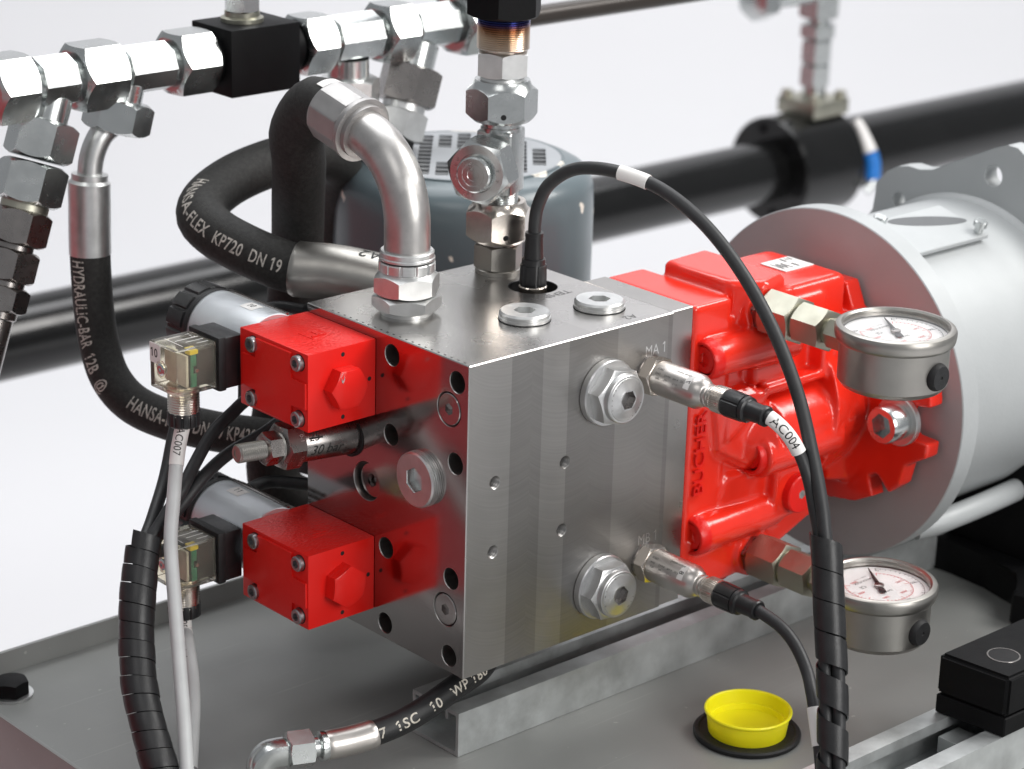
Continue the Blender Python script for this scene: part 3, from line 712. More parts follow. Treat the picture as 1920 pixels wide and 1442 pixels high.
lettering(mb, '-', 13, fr(37, -.08), 3.0, 2)
part('handwriting', mb, 'ink', bd_)
mb = MB(); th_ = .55 + PI / 6
for k in range(6):
    a = th_ + k * PI / 3; n = ax.p(0, 1, a) - ax.o; uu = ax.a; ww = n.cross(uu)
    lettering(mb, 'KMN' if k % 2 else '0-1', 3.6, on_plane(ax.p(42, 12.3, a) - ww * 3, ww, -uu, .1))
part('engraving', mb, 'ink_light', hx)

# ================================================================== FITTINGS ON THE BLOCK TOP
t = thing('fitting_column', 'upright column of shiny hexagon fittings with a blued thread and side nut', 'fitting', (131.8, 125.2, 0))
fa = Ax((131.8, 125.2, 0), (0, 0, 1), (1, 0, 0))
mb = MB(); loft(mb, fa, [(.05, 14.2), (2.5, 14.2), (3, 13.4)], 48); part('collar', mb, 'stainless', t)
mb = MB(); nut(mb, fa, 26.5, 2.8, 18.5, True, True, .58); part('base_hex', mb, 'stainless', t)
mb = MB(); loft(mb, fa, [(18, 12.5), (20, 12.5), (20.1, 10), (24, 10)], 40); part('seal_ring', mb, 'dark_steel', t)
def fat_nut(name, h0, h1, af, m, rot, up=True):
    mb = MB(); rc = af * .47
    rings = [(h0, rc * .97), (h0 + .5, rc), (lambda a: h0 + .5 + (hexr(af, a) - rc) * .9, ('hex', af)), (lambda a: h1 - 3.5 - (hexr(af, a) - rc) * .9, ('hex', af)), (h1 - 3.5, rc), (h1, rc * .93), (h1, rc * .75), (h1 - 2, rc * .74)]
    loft(mb, fa, rings, 96, rot=rot); o = part(name, mb, m, t)
    mb = MB(); k = rot + PI / 6 + (4 if af > 0 else 0) * PI / 3
    a = min((rot + PI / 6 + i * PI / 3 for i in range(6)), key=lambda q: (fa.p(0, 1, q) - fa.o).dot(-CAMDIR))
    n = fa.p(0, 1, a) - fa.o; axh = Ax(fa.o + n * (af * .5) + V((0, 0, h0 + 5.5)) + n.cross(V((0, 0, 1))) * 1.5, n)
    loft(mb, axh, [(.02, 1.7), (.1, 1.3), (.05, .1)], 20, False, True); part('drain_hole', mb, 'dark', o)
fat_nut('lower_nut', 20.5, 45.5, 36.5, 'zinc_warm', .64)
mb = MB(); thread(mb, fa, 44, 52, 11.5, 1.5, .5); part('lower_thread', mb, 'zinc', t)
tb = V((131.8, 125.2, 70.5)); td = V((-.905, -.434, 0)).normalized()
mb = MB(); box(mb, (-11.5, -11.5, -20), (11.5, 11.5, 20), 2.2, 3)
rm = Matrix.Rotation(math.atan2(td.y, td.x), 4, 'Z')
for v in mb.bm.verts: v.co = rm @ v.co + tb
part('tee_body', mb, 'zinc', t)
ba = Ax(tb, td, (0, 0, 1)); mb = MB(); loft(mb, ba, [(8, 10.8), (22, 10.8)], 40); part('branch_neck', mb, 'zinc', t)
mb = MB(); af = 35.5; rc = af * .48
loft(mb, ba, [(17, rc * .97), (lambda a: 17 + (hexr(af, a) - rc) * .7, ('hex', af)), (lambda a: 37 - (hexr(af, a) - rc) * .7, ('hex', af)), (37, rc), (37.2, 12.0), (36.4, 11.6)], 96, rot=.32); bn = part('branch_nut', mb, 'zinc', t)
mb = MB(); loft(mb, ba, [(34, 10.9), (41.5, 10.9), (42.4, 10.0), (42.5, 7), (42.35, 6.8), (42.5, 3.6), (42.3, 3.4), (42.5, .2)], 56); part('plug_end', mb, 'zinc', t)
mb = MB()
for k, (s, a0) in enumerate((('LO', 1.35), ('T T', 5.0), ('20-S', 3.05))):
    for q, ch in enumerate(s):
        a = a0 - q * .23
        lettering(mb, ch, 3.3, lambda X, Y, a=a: ba.p(37.2, 13.0 + Y * .75, a - X / 14.5), split=0)
part('engraving', mb, 'dark_steel', bn)
mb = MB(); loft(mb, fa, [(89, 12.6), (91.5, 12.6), (92, 11.8), (94, 11.8), (95, 13.6), (96, 13.6)], 48); part('upper_neck', mb, 'zinc', t)
fat_nut('upper_nut', 95.5, 120.5, 38, 'zinc', .46)
mb = MB(); loft(mb, fa, [(118, 13.5), (119.5, 13.5), (122.5, 13), (123, 12.6)], 48); part('neck_ring', mb, 'zinc_soft', t)
mb = MB(); nut(mb, fa, 29.5, 122.5, 138, True, True, .83); part('adapter_hex', mb, 'zinc_soft', t)
mb = MB(); loft(mb, fa, [(137, 13.2), (139.5, 13.2)], 48); thread(mb, fa, 139.2, 159.5, 16.0, 1.25, .55); part('heat_tinted_thread', mb, 'heat', t)
mb = MB(); nut(mb, fa, 41, 158.8, 185, True, True, .70); part('top_nut', mb, 'black_paint', t)

# ---- elbow hose
t = thing('hose_assembly', 'thick black hose with silver ferrule and bent steel elbow screwed on the block top', 'hose', (34.6, 95.9, 0), 'hose assemblies')
ea = Ax((34.6, 95.9, 0), (0, 0, 1), (1, 0, 0))
mb = MB(); loft(mb, ea, [(.05, 15.4), (2.6, 15.4), (3, 14.6)], 48); part('collar', mb, 'zinc_soft', t)
mb = MB(); nut(mb, ea, 35.5, 2.6, 11.3, True, True, .38); part('base_hex', mb, 'zinc_soft', t)
mb = MB(); loft(mb, ea, [(11, 15.6), (12.2, 15.6)], 48); part('seal_ring', mb, 'dark', t)
mb = MB(); af = 34.5; rc = 17.0
loft(mb, ea, [(12, rc * .97), (lambda a: 12 + (hexr(af, a) - rc) * .6, ('hex', af)), (lambda a: 23.8 - (hexr(af, a) - rc) * .6, ('hex', af)), (23.8, rc), (25.5, 15.6), (26.2, 16.2)] +
     [(26.3, lambda a: 16.6 - (1.0 if (a * 12 / (2 * PI)) % 1 < .10 else 0)), (31.2, lambda a: 16.6 - (1.0 if (a * 12 / (2 * PI)) % 1 < .10 else 0)), (31.8, 16.0), (32, 14)], 144, rot=.65); part('swivel_nut', mb, 'zinc_soft', t, 25)
mb = MB(); loft(mb, ea, [(31.5, 14.8), (32.6, 14.8)], 48); part('wire_gap', mb, 'dark', t)
mb = MB(); loft(mb, ea, [(32.4, 15.2), (33, 16.4), (34.2, 16.4), (34.8, 15.8), (36.0, 15.8), (37.5, 15.9), (38.2, 15.2), (38.4, 13.6)], 56); part('swivel_collar', mb, 'zinc_soft', t)
ep = [(34.6, 95.9, 36), (34.6, 95.9, 48), (34.6, 96.6, 60), (34.6, 101, 74), (34.6, 109.5, 86), (34.6, 121, 94.5), (34.6, 133, 99), (34.6, 141, 101)]
epath = Path(ep, 12); mb = MB(); tube(mb, epath, 13.5, 40); part('elbow_tube', mb, 'tube_steel', t)
fd = V((0, .975, .22)).normalized(); fx = Ax((34.6, 134, 99.2), fd, (0, 0, 1))
mb = MB(); loft(mb, fx, [(0, 13.6), (0, 16.6), (3.5, 16.6), (3.6, 18.2), (3.8, 19.6), (6.6, 19.6), (7.0, 18.9), (7.1, 17.8)], 56); part('ferrule_ring', mb, 'ferrule', t)
mb = MB(); loft(mb, fx, [(7, 17.6), (8.5, 18.3)] + [(8.6, lambda a: 18.8 - .9 * abs(math.sin(a * 5))), (33, lambda a: 18.8 - .9 * abs(math.sin(a * 5))), (34.5, 17.5), (34.5, 15)], 128); part('ferrule', mb, 'ferrule', t, 12)
h0 = fx.o + fd * 30
hp = Path([h0, h0 + fd * 8, h0 + fd * 17 + V((0, 0, -1.5)), (34.8, 192, 100), (37, 204.5, 84), (44, 211, 65), (60, 233, 32), (70, 247, 3), (76, 258, -26), (72, 262, -80), (56, 254, -130), (52, 248, -160), (80, 240, -180), (140, 225, -190)], 12)
mb = MB(); tube(mb, hp, 16.6, 36); part('hose', mb, 'hose', t)
mb = MB(); pt = Path([h0 + V((0, 0, 17)), h0 + fd * 6 + V((0, .5, 17))], 4)
for i in range(1):
    vs = []
    for k in range(7):
        a = -.5 + k / 6 * 1.0
        vs.append((mb.v(fx.p(32.8, 17.75, a)), mb.v(fx.p(41, 16.9, a))))
    for a, b in zip(vs, vs[1:]): mb.face((a[0], a[1], b[1], b[0]))
part('hose_marking', mb, 'white', t)

# ---- KP720 hose behind
t = thing('hose_assembly', 'black hose printed KP720 DN 19 looping behind, with marked crimped ferrule', 'hose', (75, 156, -8), 'hose assemblies')
kp = Path([(84, 146.5, -8), (71.8, 162.3, -5.5), (62, 176, -3.2), (51.9, 189.6, -1.6), (37.4, 207.3, -1.0), (28.3, 222.5, 2.8), (20.4, 239.8, 8.0), (15.6, 258.8, 13.5), (17.0, 276.1, 19.3), (29.2, 289.2, 24.8), (52.3, 299.2, 30.7), (79.7, 305.5, 34.8), (109.5, 310, 36.2), (144.7, 316, 32.0), (170, 330, 10), (180, 345, -60), (180, 350, T + 2)], 12)
L0 = 77
mb = MB(); tube(mb, kp, lambda d: 17.4 if 2 < d < L0 - 1.5 else 16.4, 36, 0, L0); fr_ = part('ferrule', mb, 'stainless', t)
mb = MB(); tube(mb, kp, 15.8, 36, L0 - 1, None); hs = part('hose', mb, 'hose', t)
ref = V((-.62, -.55, .42))
mb = MB(); lettering(mb, 'HANSA-FLEX  KP720  DN 19  I', 11.5, on_path(kp, L0 + 97, ref, 15.95, -1, 1, -7.0), sx=.62, split=1, bold=True); part('hose_print', mb, 'hose_print', hs)
mb = MB(); lettering(mb, 'A2', 12, on_path(kp, 22, V((-.3, -.35, .9)), 17.6, 1, -1, -9), split=1, shear=.3); part('handwriting', mb, 'ink', fr_)

# ---- WP hose in front, lying over the rail
t = thing('hose_assembly', 'black hose printed 1SC 10 WP 180 passing under the block corner', 'hose', (-60, 30, T), 'hose assemblies')
wp = Path([(-88, 39.4, -221.1), (-75.9, 35.3, -221.6), (-60.7, 30.2, -221.4), (-45.3, 25.2, -219.6), (-26.3, 21.5, -216.4), (-6.1, 21.5, -212.5), (15.6, 24, -208.5), (39.0, 29, -206), (58.0, 42, -204), (78, 66, -204), (100, 100, -206), (120, 150, -215)], 12)
mb = MB(); tube(mb, wp, 7.4, 32, 30, None); hs = part('hose', mb, 'hose_smooth', t)
mb = MB(); lettering(mb, '7  1SC   10   WP 180 B', 8.6, on_path(wp, 46.3, V((-.50, -.80, .33)), 7.5, 1, -1, -3.2), sx=1.02, split=1, bold=True); part('hose_print', mb, 'hose_print_fresh', hs)
mb = MB(); tube(mb, wp, lambda d: 8.5 if 17 < d < 44.5 else 8.0, 40, 16, 46); part('ferrule', mb, 'stainless_bright', t)
p0, t0, _ = wp.at(0); wa = Ax(p0, -t0, (0, 0, 1))
mb = MB(); loft(mb, wa, [(-17, 8.0), (-14, 8.8), (-12.5, 8.8), (-12, 8), (-11.5, 5.8), (-2, 5.8)], 48); part('stem', mb, 'zinc', t)
mb = MB(); nut(mb, wa, 19.5, -7.5, 7.5, True, True, .2); part('swivel_nut', mb, 'zinc', t)
mb = MB()
el = Path([p0 - t0 * 4, p0 - t0 * 12, p0 - t0 * 18 + V((0, 0, -1)), p0 - t0 * 22.5 + V((0, 0, -6)), p0 - t0 * 23.5 + V((0, 0, -14)), p0 - t0 * 23.5 + V((0, 0, -29))], 8)
sq = lambda a: 10.2
prev = None
n = 26
for i in range(n + 1):
    p, tt, u = el.at(el.len * i / n); wv = tt.cross(u); ring = []
    for k in range(32):
        a = 2 * PI * k / 32; rr = 7.0 / max(abs(math.cos(a)), abs(math.sin(a))) ** .55
        ring.append(mb.v(p + (u * math.cos(a) + wv * math.sin(a)) * rr))
    if prev:
        for k in range(32): mb.face((prev[k], prev[(k + 1) % 32], ring[(k + 1) % 32], ring[k]))
    else: mb.face(ring[::-1])
    prev = ring
mb.face(prev); part('elbow', mb, 'zinc', t, 40)

# ---- left hose hanging from the fitting run
t = thing('hose_assembly', 'black hose at far left hanging from the fittings and curving under the valves', 'hose', (-5, 370, 26), 'hose assemblies')
lh = Path([(16.4, 383.4 - 44, 68), (12, 345, 58), (3, 352, 41.4), (-4.8, 356, 26.2), (-11.7, 353, 0.7), (-17.5, 348, -21.4), (-22.4, 341, -43.4), (-27.4, 331, -64.8), (-29.0, 316.8, -85.5), (-24.6, 298.5, -100.1), (-13.1, 276.8, -108.4), (5.3, 250.4, -113.2), (21.8, 227.5, -114.5), (35.0, 211.5, -115), (55, 190, -116), (80, 147, -117)], 12)
lh = Path([(-5, 337, 72), (-16, 337, 65), (-22.5, 338, 52), (-25, 338, 36), (-25.5, 338, 20), (-26.5, 337.5, -4), (-27.2, 336, -26), (-28.5, 332, -47), (-30, 325, -67), (-31, 312, -86), (-26, 295, -100), (-13.1, 275, -108.4), (5.3, 250.4, -113.2), (21.8, 227.5, -114.5), (40.0, 200, -115), (60, 170, -116), (80, 147, -117)], 12)
mb = MB(); tube(mb, lh, 8.0, 28, 0, 50); part('steel_tube', mb, 'zinc_soft', t)
mb = MB(); tube(mb, lh, lambda d: 13.4 if d > 43 else 11.6, 32, 39, 91); part('ferrule', mb, 'zinc_soft', t)
mb = MB(); tube(mb, lh, 12.9, 32, 89.5, None); hs = part('hose', mb, 'hose', t)
mb = MB(); lettering(mb, 'HYDRAULIC-BAR  12B  @', 13, on_path(lh, 93, V((-.72, -.55, .3)), 13.05, 1, -1, -9.0), sx=.56, split=1, bold=True); part('hose_print', mb, 'hose_print', hs)
mb = MB(); lettering(mb, 'HANSA-FLEX DN 19 KP420 BAR', 12.5, on_path(lh, 196, V((-.5, -.75, .5)), 13.05, 1, -1, -6.0), sx=.56, split=1, bold=True); part('hose_print', mb, 'hose_print', hs)
sa = Ax((-5.2, 337, 82), V((-5.2 + 11, 0, 82 - 62)), (0, 1, 0))

# ================================================================== SENSORS AND THEIR CABLES
def sensor(x, z, num, label):
    t = thing('pressure_sensor', label, 'sensor', (x, 0, z), 'pressure sensors on the right block face')
    ax = Ax((x, 0, z), (0, -1, 0), (0, 0, 1))
    mb = MB(); loft(mb, ax, [(.05, 11.2), (1.6, 11.2), (1.8, 10.6)], 48); part('washer', mb, 'dark_steel', t)
    mb = MB(); nut(mb, ax, 21.5, 1.7, 10, True, True, .35); part('hex', mb, 'zinc_warm', t)
    mb = MB(); loft(mb, ax, [(9.8, 9.2), (10.4, 10.3), (40.5, 10.3), (41.2, 9.9), (41.6, 9.9), (46.5, 7.2), (47, 6.4), (48.5, 6.4), (48.8, 6.9), (49.6, 6.9), (50, 6.2), (53, 6.2)], 64); bdy = part('body', mb, 'stainless_bright', t)
    nn = V((-.55, -.1, .82)); tn = math.atan2(nn.normalized().dot(ax.w), nn.normalized().dot(ax.u))
    fn = lambda h, dt, r=10.42: (lambda X, Y: ax.p(h + X, r, tn + dt + Y / 10.3 * TS))
    TS = 1
    mb = MB(); lettering(mb, 'Swiss made', 2.6, fn(26, -.25), split=1); lettering(mb, 'K392', 2.2, fn(13, -.02), split=1)
    for k, (s, h) in enumerate((('0442', 13), ('Druck', 20), ('PN 4', 27), ('24 V', 33))): lettering(mb, s, 2.0, fn(h, .30), split=1)
    for k, (s, h) in enumerate((('S/N', 14), ('bar', 21), ('1 : +', 28))): lettering(mb, s, 2.0, fn(h, .56), split=1)
    part('lettering', mb, 'ink_soft', bdy)
    mb = MB(); vs = []
    for k in range(9):
        a = tn - .28 + k / 8 * .95
        vs.append((mb.v(ax.p(36.2, 10.38, a)), mb.v(ax.p(40.6, 10.38, a))))
    for a, b in zip(vs, vs[1:]): mb.face((a[0], a[1], b[1], b[0]))
    st = part('sticker', mb, 'white', bdy)
    mb = MB(); lettering(mb, num, 4.6, lambda X, Y: ax.p(36.8 + Y, 10.5, tn + .35 - X / 10.3), split=1); part('number', mb, 'ink', st)
    return ax
sA = sensor(141.2, -34.2, '7', 'steel pressure sensor numbered 7 under the MA 1 mark')
sB = sensor(144.3, -154.6, '8', 'steel pressure sensor numbered 8 under the MB 1 mark')

def plug_connector(t, ax, h0, nutmat='zinc_warm'):
    kn = lambda R: (lambda a: R - (.45 if (a * 40 / (2 * PI)) % 1 < .45 else 0))
    mb = MB(); loft(mb, ax, [(h0, 6.4), (h0 + .6, 7.2), (h0 + 2.4, 7.4), (h0 + 3, 7.2), (h0 + 3.1, kn(8.1)), (h0 + 10, kn(8.1)), (h0 + 10.5, 7.9), (h0 + 11.6, 7.9), (h0 + 12, 6.5)], 240); part('knurled_nut', mb, nutmat, t, 25)
    mb = MB(); gr = lambda R: (lambda a: R - (.55 if (a * 6 / (2 * PI)) % 1 < .12 else 0))
    loft(mb, ax, [(h0 + 11.4, 7.6), (h0 + 12.0, 8.0), (h0 + 13.2, gr(8.3)), (h0 + 25, gr(8.0)), (h0 + 25.1, 7.2), (h0 + 25.7, 7.0), (h0 + 25.8, 7.7), (h0 + 28, 7.5), (h0 + 28.6, 6.2), (h0 + 29, 5.9), (h0 + 39, 5.5), (h0 + 39.2, 6.0), (h0 + 41.6, 6.0), (h0 + 42.4, 5.2), (h0 + 42.4, 3.4)], 96); part('connector', mb, 'plastic', t)
t = thing('sensor_cable', 'dark cable with AC004 sleeve from the upper pressure sensor', 'cable', (141, -60, -40), 'sensor cables')
plug_connector(t, sA, 51.5)
e = sA.p(90, 0, 0)
_r = V((.744, -.668, .026))
cA = Path([e, e + V((0, -6, 0)), (145.5, -102.5, -40.2), (150.5, -106.5, -48.5), (154.0, -110.5, -58.5), (155.5, -115, -70), (154.8, -120.5, -83.5), (152.8, -127, -97), V((148.0, -135, -112)) - _r * 2, V((143, -145.5, -131)) - _r * 3.4, V((136.5, -156, -159)) - _r * 3.6, V((129, -166.5, -190)) - _r * 3.6, V((120.5, -176.5, -220)) - _r * 3.6, V((112, -186, -252)) - _r * 3.6], 12)
mb = MB(); tube(mb, cA, 3.5, 20); part('cable', mb, 'cable', t)
cable_label(t, cA, 5.5, 32.5, 4.3, 'AC004', 7.8, (-.62, -.70, .30), 1, -1, -2.8, 7.0)
t = thing('sensor_cable', 'dark cable curving from the lower pressure sensor down to the spiral wrap', 'cable', (140, -100, -160), 'sensor cables')
plug_connector(t, sB, 51.5)
e = sB.p(90, 0, 0)
cB = Path([e, e + V((0, -6, -.3)), (145.4, -110.5, -159), (146.4, -121.5, -167), (143.5, -133.5, -177.5), (137.0, -144, -186), (132, -152.5, -198), (127.3, -160.5, -211), (122, -168, -224), (116, -176, -240), (112, -182, -256)], 12)
mb = MB(); tube(mb, cB, 3.7, 20); part('cable', mb, 'cable', t)
cable_label(t, cB, 74, 96, 4.3, '', 6, (-.62, -.70, .30))
# temperature sensor
t = thing('temperature_sensor', 'short black upright connector in a round pocket beside the TEMP mark', 'sensor', (127.5, 88.3, -7))
ta = Ax((127.5, 88.3, 0), (0, 0, 1), (1, 0, 0)); kn = lambda R: (lambda a: R - (.45 if (a * 40 / (2 * PI)) % 1 < .45 else 0))
mb = MB(); loft(mb, ta, [(-6.9, 8.6), (-6.5, kn(8.6)), (.4, kn(8.6)), (1, 8.0)], 240); part('knurled_nut', mb, 'zinc_warm', t, 25)
t = thing('sensor_cable', 'dark cable with blank white sleeve arching from the TEMP connector over the pump', 'cable', (127.5, 88.3, 1), 'sensor cables')
mb = MB(); gr = lambda R: (lambda a: R - (.6 if (a * 6 / (2 * PI)) % 1 < .14 else 0))
loft(mb, ta, [(1, 7.6), (1.6, 8.1), (3, gr(8.3)), (14, gr(8.0)), (14.2, 7.3), (17.8, 7.1), (18, 6.0), (31.5, 5.4), (31.6, 5.7), (34, 5.6), (34.4, 3.4)], 96); part('connector', mb, 'plastic', t)
cT = Path([(127.5, 88.3, 32), (128.0, 88.6, 40), (129.6, 88.2, 50), (133.0, 83.5, 63), (138.0, 71.5, 73.6), (142.9, 57.5, 77.8), (149.3, 37.6, 77.8), (157.7, 12.8, 71.8), (164.7, -15.2, 56.4), (167.9, -43.4, 33.7), (167.5, -70.9, 5.6), (165.0, -94.8, -26.5), (159.8, -113.6, -58.5), (154.7, -126.8, -82.3), (150.8, -134.4, -99.4), V((144.5, -144, -125)) + _r * 3, V((138.6, -153.2, -150)) + _r * 3.4, V((132, -162.8, -177)) + _r * 3.4, V((121, -176, -217)) + _r * 3.4, V((112, -186, -252)) + _r * 3.4], 12)
mb = MB(); tube(mb, cT, 3.95, 22); part('cable', mb, 'cable', t)
cable_label(t, cT, 84, 103, 4.5, '', 6, (0, 0, 1))

# spiral wraps
sp = Path([(152.9, -131.3, -93), (149.5, -137, -106), (145.0, -143.5, -124), (138.8, -153, -150), (132.0, -162.8, -177), (121.0, -176.0, -217.5), (115.9, -181.9, -236.7), (111, -187, -256)], 14)
t = thing('spiral_wrap', 'black spiral cable wrap hanging at the lower right in front of the gauges', 'cable wrap', (130, -165, T), 'black spiral cable wraps')
mb = MB(); ribbon(mb, sp, 8.0, lambda d: 17.5 if d < 62 else min(25.5, 17.5 + (d - 62) * .4), 16.9, .9, 9, 172, -1, 2.2, wob=.10); part('wrap_strip', mb, 'spiral', t, 40)
sl = Path([(-109.5, 157.0, -120), (-114.9, 152.6, -132.6), (-125.4, 142.3, -153.0), (-133.4, 132.4, -174.0), (-141.7, 117.7, -196.2), (-146.1, 102.3, -215.7), (-148.4, 87.5, -235.9), (-148.7, 76, -256)], 14)
t = thing('spiral_wrap', 'black spiral cable wrap at lower left bundling cables of the solenoid side', 'cable wrap', (-140, 115, T), 'black spiral cable wraps')
mb = MB(); ribbon(mb, sl, 9.3, 10.6, 10.1, 1.0, 6, 200, -1, .4, wob=.3); part('wrap_strip', mb, 'spiral', t, 40)
for pts, lab in (([(-2, 185, -38), (-16.5, 179.9, -62.1), (-30.0, 175.1, -67.9), (-49.0, 173.1, -78.3), (-66.5, 167.8, -92.8), (-80.9, 161.1, -104.0), (-98.7, 156.9, -118.9), (-113, 152.9, -131.8), (-126, 141, -154)], 'black cable running from behind the upper valve into the left wrap'),
                 ([(-2, 168, -80), (-17.0, 168.8, -86.1), (-39.1, 171.1, -93.6), (-60.4, 165.7, -100.4), (-78.4, 162.3, -111.7), (-94.6, 158.1, -121.4), (-111.6, 151.5, -132.8), (-124, 142, -155)], 'black cable running from behind the cartridge into the left wrap'),
                 ([(-40, 205, -52), (-59.6, 196.6, -79.4), (-76.1, 184.6, -103.8), (-96.3, 168.6, -120.0), (-114.4, 154.5, -132.9), (-127, 141, -156)], 'black cable dropping behind the grey cable into the left wrap')):
    t = thing('bundled_cable', lab, 'cable', pts[3], 'black cables entering the left wrap'); mb = MB(); tube(mb, Path(pts, 10), 3.9, 18); part('cable', mb, 'cable', t)
for z, lab, mid in ((-31.5, 'black cable with rubber boot behind the top left edge of the block', [(38.9, 229.8, -32.4), (15, 222, -36), (-2, 205, -50), (-14, 190, -70)]), (-138, 'black cable with rubber boot behind the left block edge above the lower valve', [(16.4, 202.8, -135.6), (1.5, 202.2, -135.3), (-14, 206.0, -141.5), (-45, 205, -150), (-80, 175, -145), (-105, 157, -135)])):
    p = [(59, 190 if z > -100 else 175, z), (50 if z > -100 else 36, 205 if z > -100 else 190, z)] + mid
    t = thing('sensor_cable', lab, 'cable', p[0]); pp = Path(p, 12); mb = MB(); tube(mb, pp, 4.0, 18); part('cable', mb, 'cable', t)
    mb = MB(); tube(mb, pp, lambda d: 9 if d < 12 else 8 if d < 16 else 5.6, 24, 0, 22); part('rubber_boot', mb, 'rubber', t)

# ================================================================== GAUGES
def gauge(px, pz, label, nutmat, sleeve):
    t = thing('pressure_gauge', label, 'gauge', (px, -105, pz - 15), 'glycerine gauges on the red pump')
    sx = Ax((px, 0, pz), (0, -1, 0), (0, 0, 1))
    mb = MB(); nut(mb, sx, 22, -2, 7.5, True, True, .3); part('lock_nut', mb, 'dark_steel', t)
    mb = MB(); nut(mb, sx, 26.5, 8.5, 33, True, True, .12); part('coupling_nut', mb, nutmat, t)
    mb = MB(); loft(mb, sx, [(32, 11), (35, 11)], 36); part('thread_ring', mb, 'brass_zinc', t)
    mb = MB(); nut(mb, sx, 23.5, 34.5, 56, True, True, .12); part('adapter_nut', mb, nutmat, t)
    mb = MB(); loft(mb, sx, [(55, 8), (59, 8)], 36); nut(mb, sx, 17, 58, 72, True, True, .4); part('stem', mb, nutmat, t)
    gx = Ax((px, -105, pz), (0, 0, 1), (0, 1, 0)); zt = 16.8
    mb = MB(); loft(mb, gx, [(-20, 24), (-20, 27.5), (-19, 29.8), (-16.6, 31.6), (-16, 32.0), (8.2, 32.0), (8.4, 33.0)], 96); case = part('case', mb, 'stainless', t)
    mb = MB(); loft(mb, gx, [(7.2, 32.2), (7.6, 33.6), (8.8, 34.6), (9.6, 34.9), (12.5, 35.4), (14.8, 35.4), (16.4, 34.6), (17.2, 33.2), (17.3, 31.6), (16.2, 30.6), (13.2, 30.2), (12.6, 30.0)], 96, False, False); part('bezel', mb, 'stainless', t)
    mb = MB(); loft(mb, gx, [(11.4, 30.4), (11.5, 30.4)], 96); dial = part('dial', mb, 'dial', t)
    mb = MB(); loft(mb, gx, [(14.2, 30.5), (14.9, 30.5)], 96); part('glass', mb, 'glass', t)
    # print on the dial: turned so that the stem is at the bottom of the dial
    U = V((-1, 0, 0)); W = V((0, -1, 0))      # dial bottom towards the stem
    c0 = V((px, -105, pz + 11.5))
    DP = lambda x, y, h=.1: c0 + U * x + W * y + V((0, 0, h))
    mb = MB(); mr = MB()
    for k in range(41):
        a = math.radians(225 - 270 * k / 40); L = 3.4 if k % 10 == 0 else 2.2 if k % 5 == 0 else 1.3
        for R0, tgt_, ww in ((27.4, mb, .22), (20.6, mr, .22)):
            u = V((math.cos(a), math.sin(a))); q = V((-u.y, u.x)) * ww
            tgt_.face([tgt_.v(DP(*(u * R0 + q))), tgt_.v(DP(*(u * R0 - q))), tgt_.v(DP(*(u * (R0 - L) - q))), tgt_.v(DP(*(u * (R0 - L) + q)))])
    for R0, tgt_ in ((27.5, mb), (20.7, mr)):
        for k in range(60):
            a0 = math.radians(225 - 270 * k / 60); a1 = math.radians(225 - 270 * (k + 1) / 60)
            tgt_.face([tgt_.v(DP(r * math.cos(a), r * math.sin(a))) for r, a in ((R0, a0), (R0, a1), (R0 - .3, a1), (R0 - .3, a0))])
    for k, s in enumerate(('0', '100', '200', '300', '400')):
        a = math.radians(225 - 270 * k / 4); lettering(mb, s, 3.2, on_plane(DP(23.2 * math.cos(a) - 2.6, 23.2 * math.sin(a) - 1.2, 0), U, W, .1))
    for k, s in enumerate(('1000', '2000', '3000', '4000', '5000')):
        a = math.radians(170 - 230 * k / 4); lettering(mr, s, 2.9, on_plane(DP(15.5 * math.cos(a) - 3.6, 15.5 * math.sin(a) - 1.2, 0), U, W, .1))
    lettering(mb, 'bar', 3.2, on_plane(DP(-3, 6.5, 0), U, W, .1)); lettering(mr, 'psi', 2.8, on_plane(DP(3.5, 6.5, 0), U, W, .1))
    lettering(mb, 'HANSA-FLEX', 3.0, on_plane(DP(-8.2, -12.5, 0), U, W, .1)); lettering(mb, 'CE', 4.2, on_plane(DP(5.5, -7.0, 0), U, W, .1)); lettering(mb, 'EN 837-1  CL 1.6', 1.5, on_plane(DP(-6.2, -16, 0), U, W, .1))
    part('dial_print', mb, 'ink', dial); part('dial_print', mr, 'ink_red', dial)
    mb = MB(); NA = math.radians(225 - 2); nd = V((math.cos(NA), math.sin(NA))); nq = V((-nd.y, nd.x))
    nd = V((-.572, -.818)); nd.normalize(); nq = V((-nd.y, nd.x))
    pr = [(25.5, .25), (2, 1.3), (-3, 1.0), (-4, 1.9), (-10, 2.2), (-10, -2.2), (-4, -1.9), (-3, -1.0), (2, -1.3), (25.5, -.25)]
    prism(mb, [DP(*(nd * a + nq * b), 1.0) for a, b in pr], (0, 0, .35)); part('needle', mb, 'plastic', t)
    mb = MB(); loft(mb, Ax(DP(0, 0, .8), (0, 0, 1)), [(0, 3), (1.1, 3), (1.3, 2.6)], 28); part('needle_hub', mb, 'dark_steel', t)
    nv = V((.02, -1, 0)).normalized()
    pa = Ax(V((px, -105, pz - 6.5)) + nv * 31.6, nv); mb = MB(); loft(mb, pa, [(-.6, 8.4), (.6, 8.4), (2.0, 8.0), (3.6, 7.0), (3.7, 1.2), (3.1, .9), (3.1, .1)], 48); part('blow_out_plug', mb, 'rubber', t)
    return t
gauge(235, -12.3, 'upper round pressure gauge lying face up beside the red pump', 'brass_zinc', 0)
gauge(239, -174, 'lower round pressure gauge lying face up, partly behind the spiral wrap', 'brass_zinc', 0)

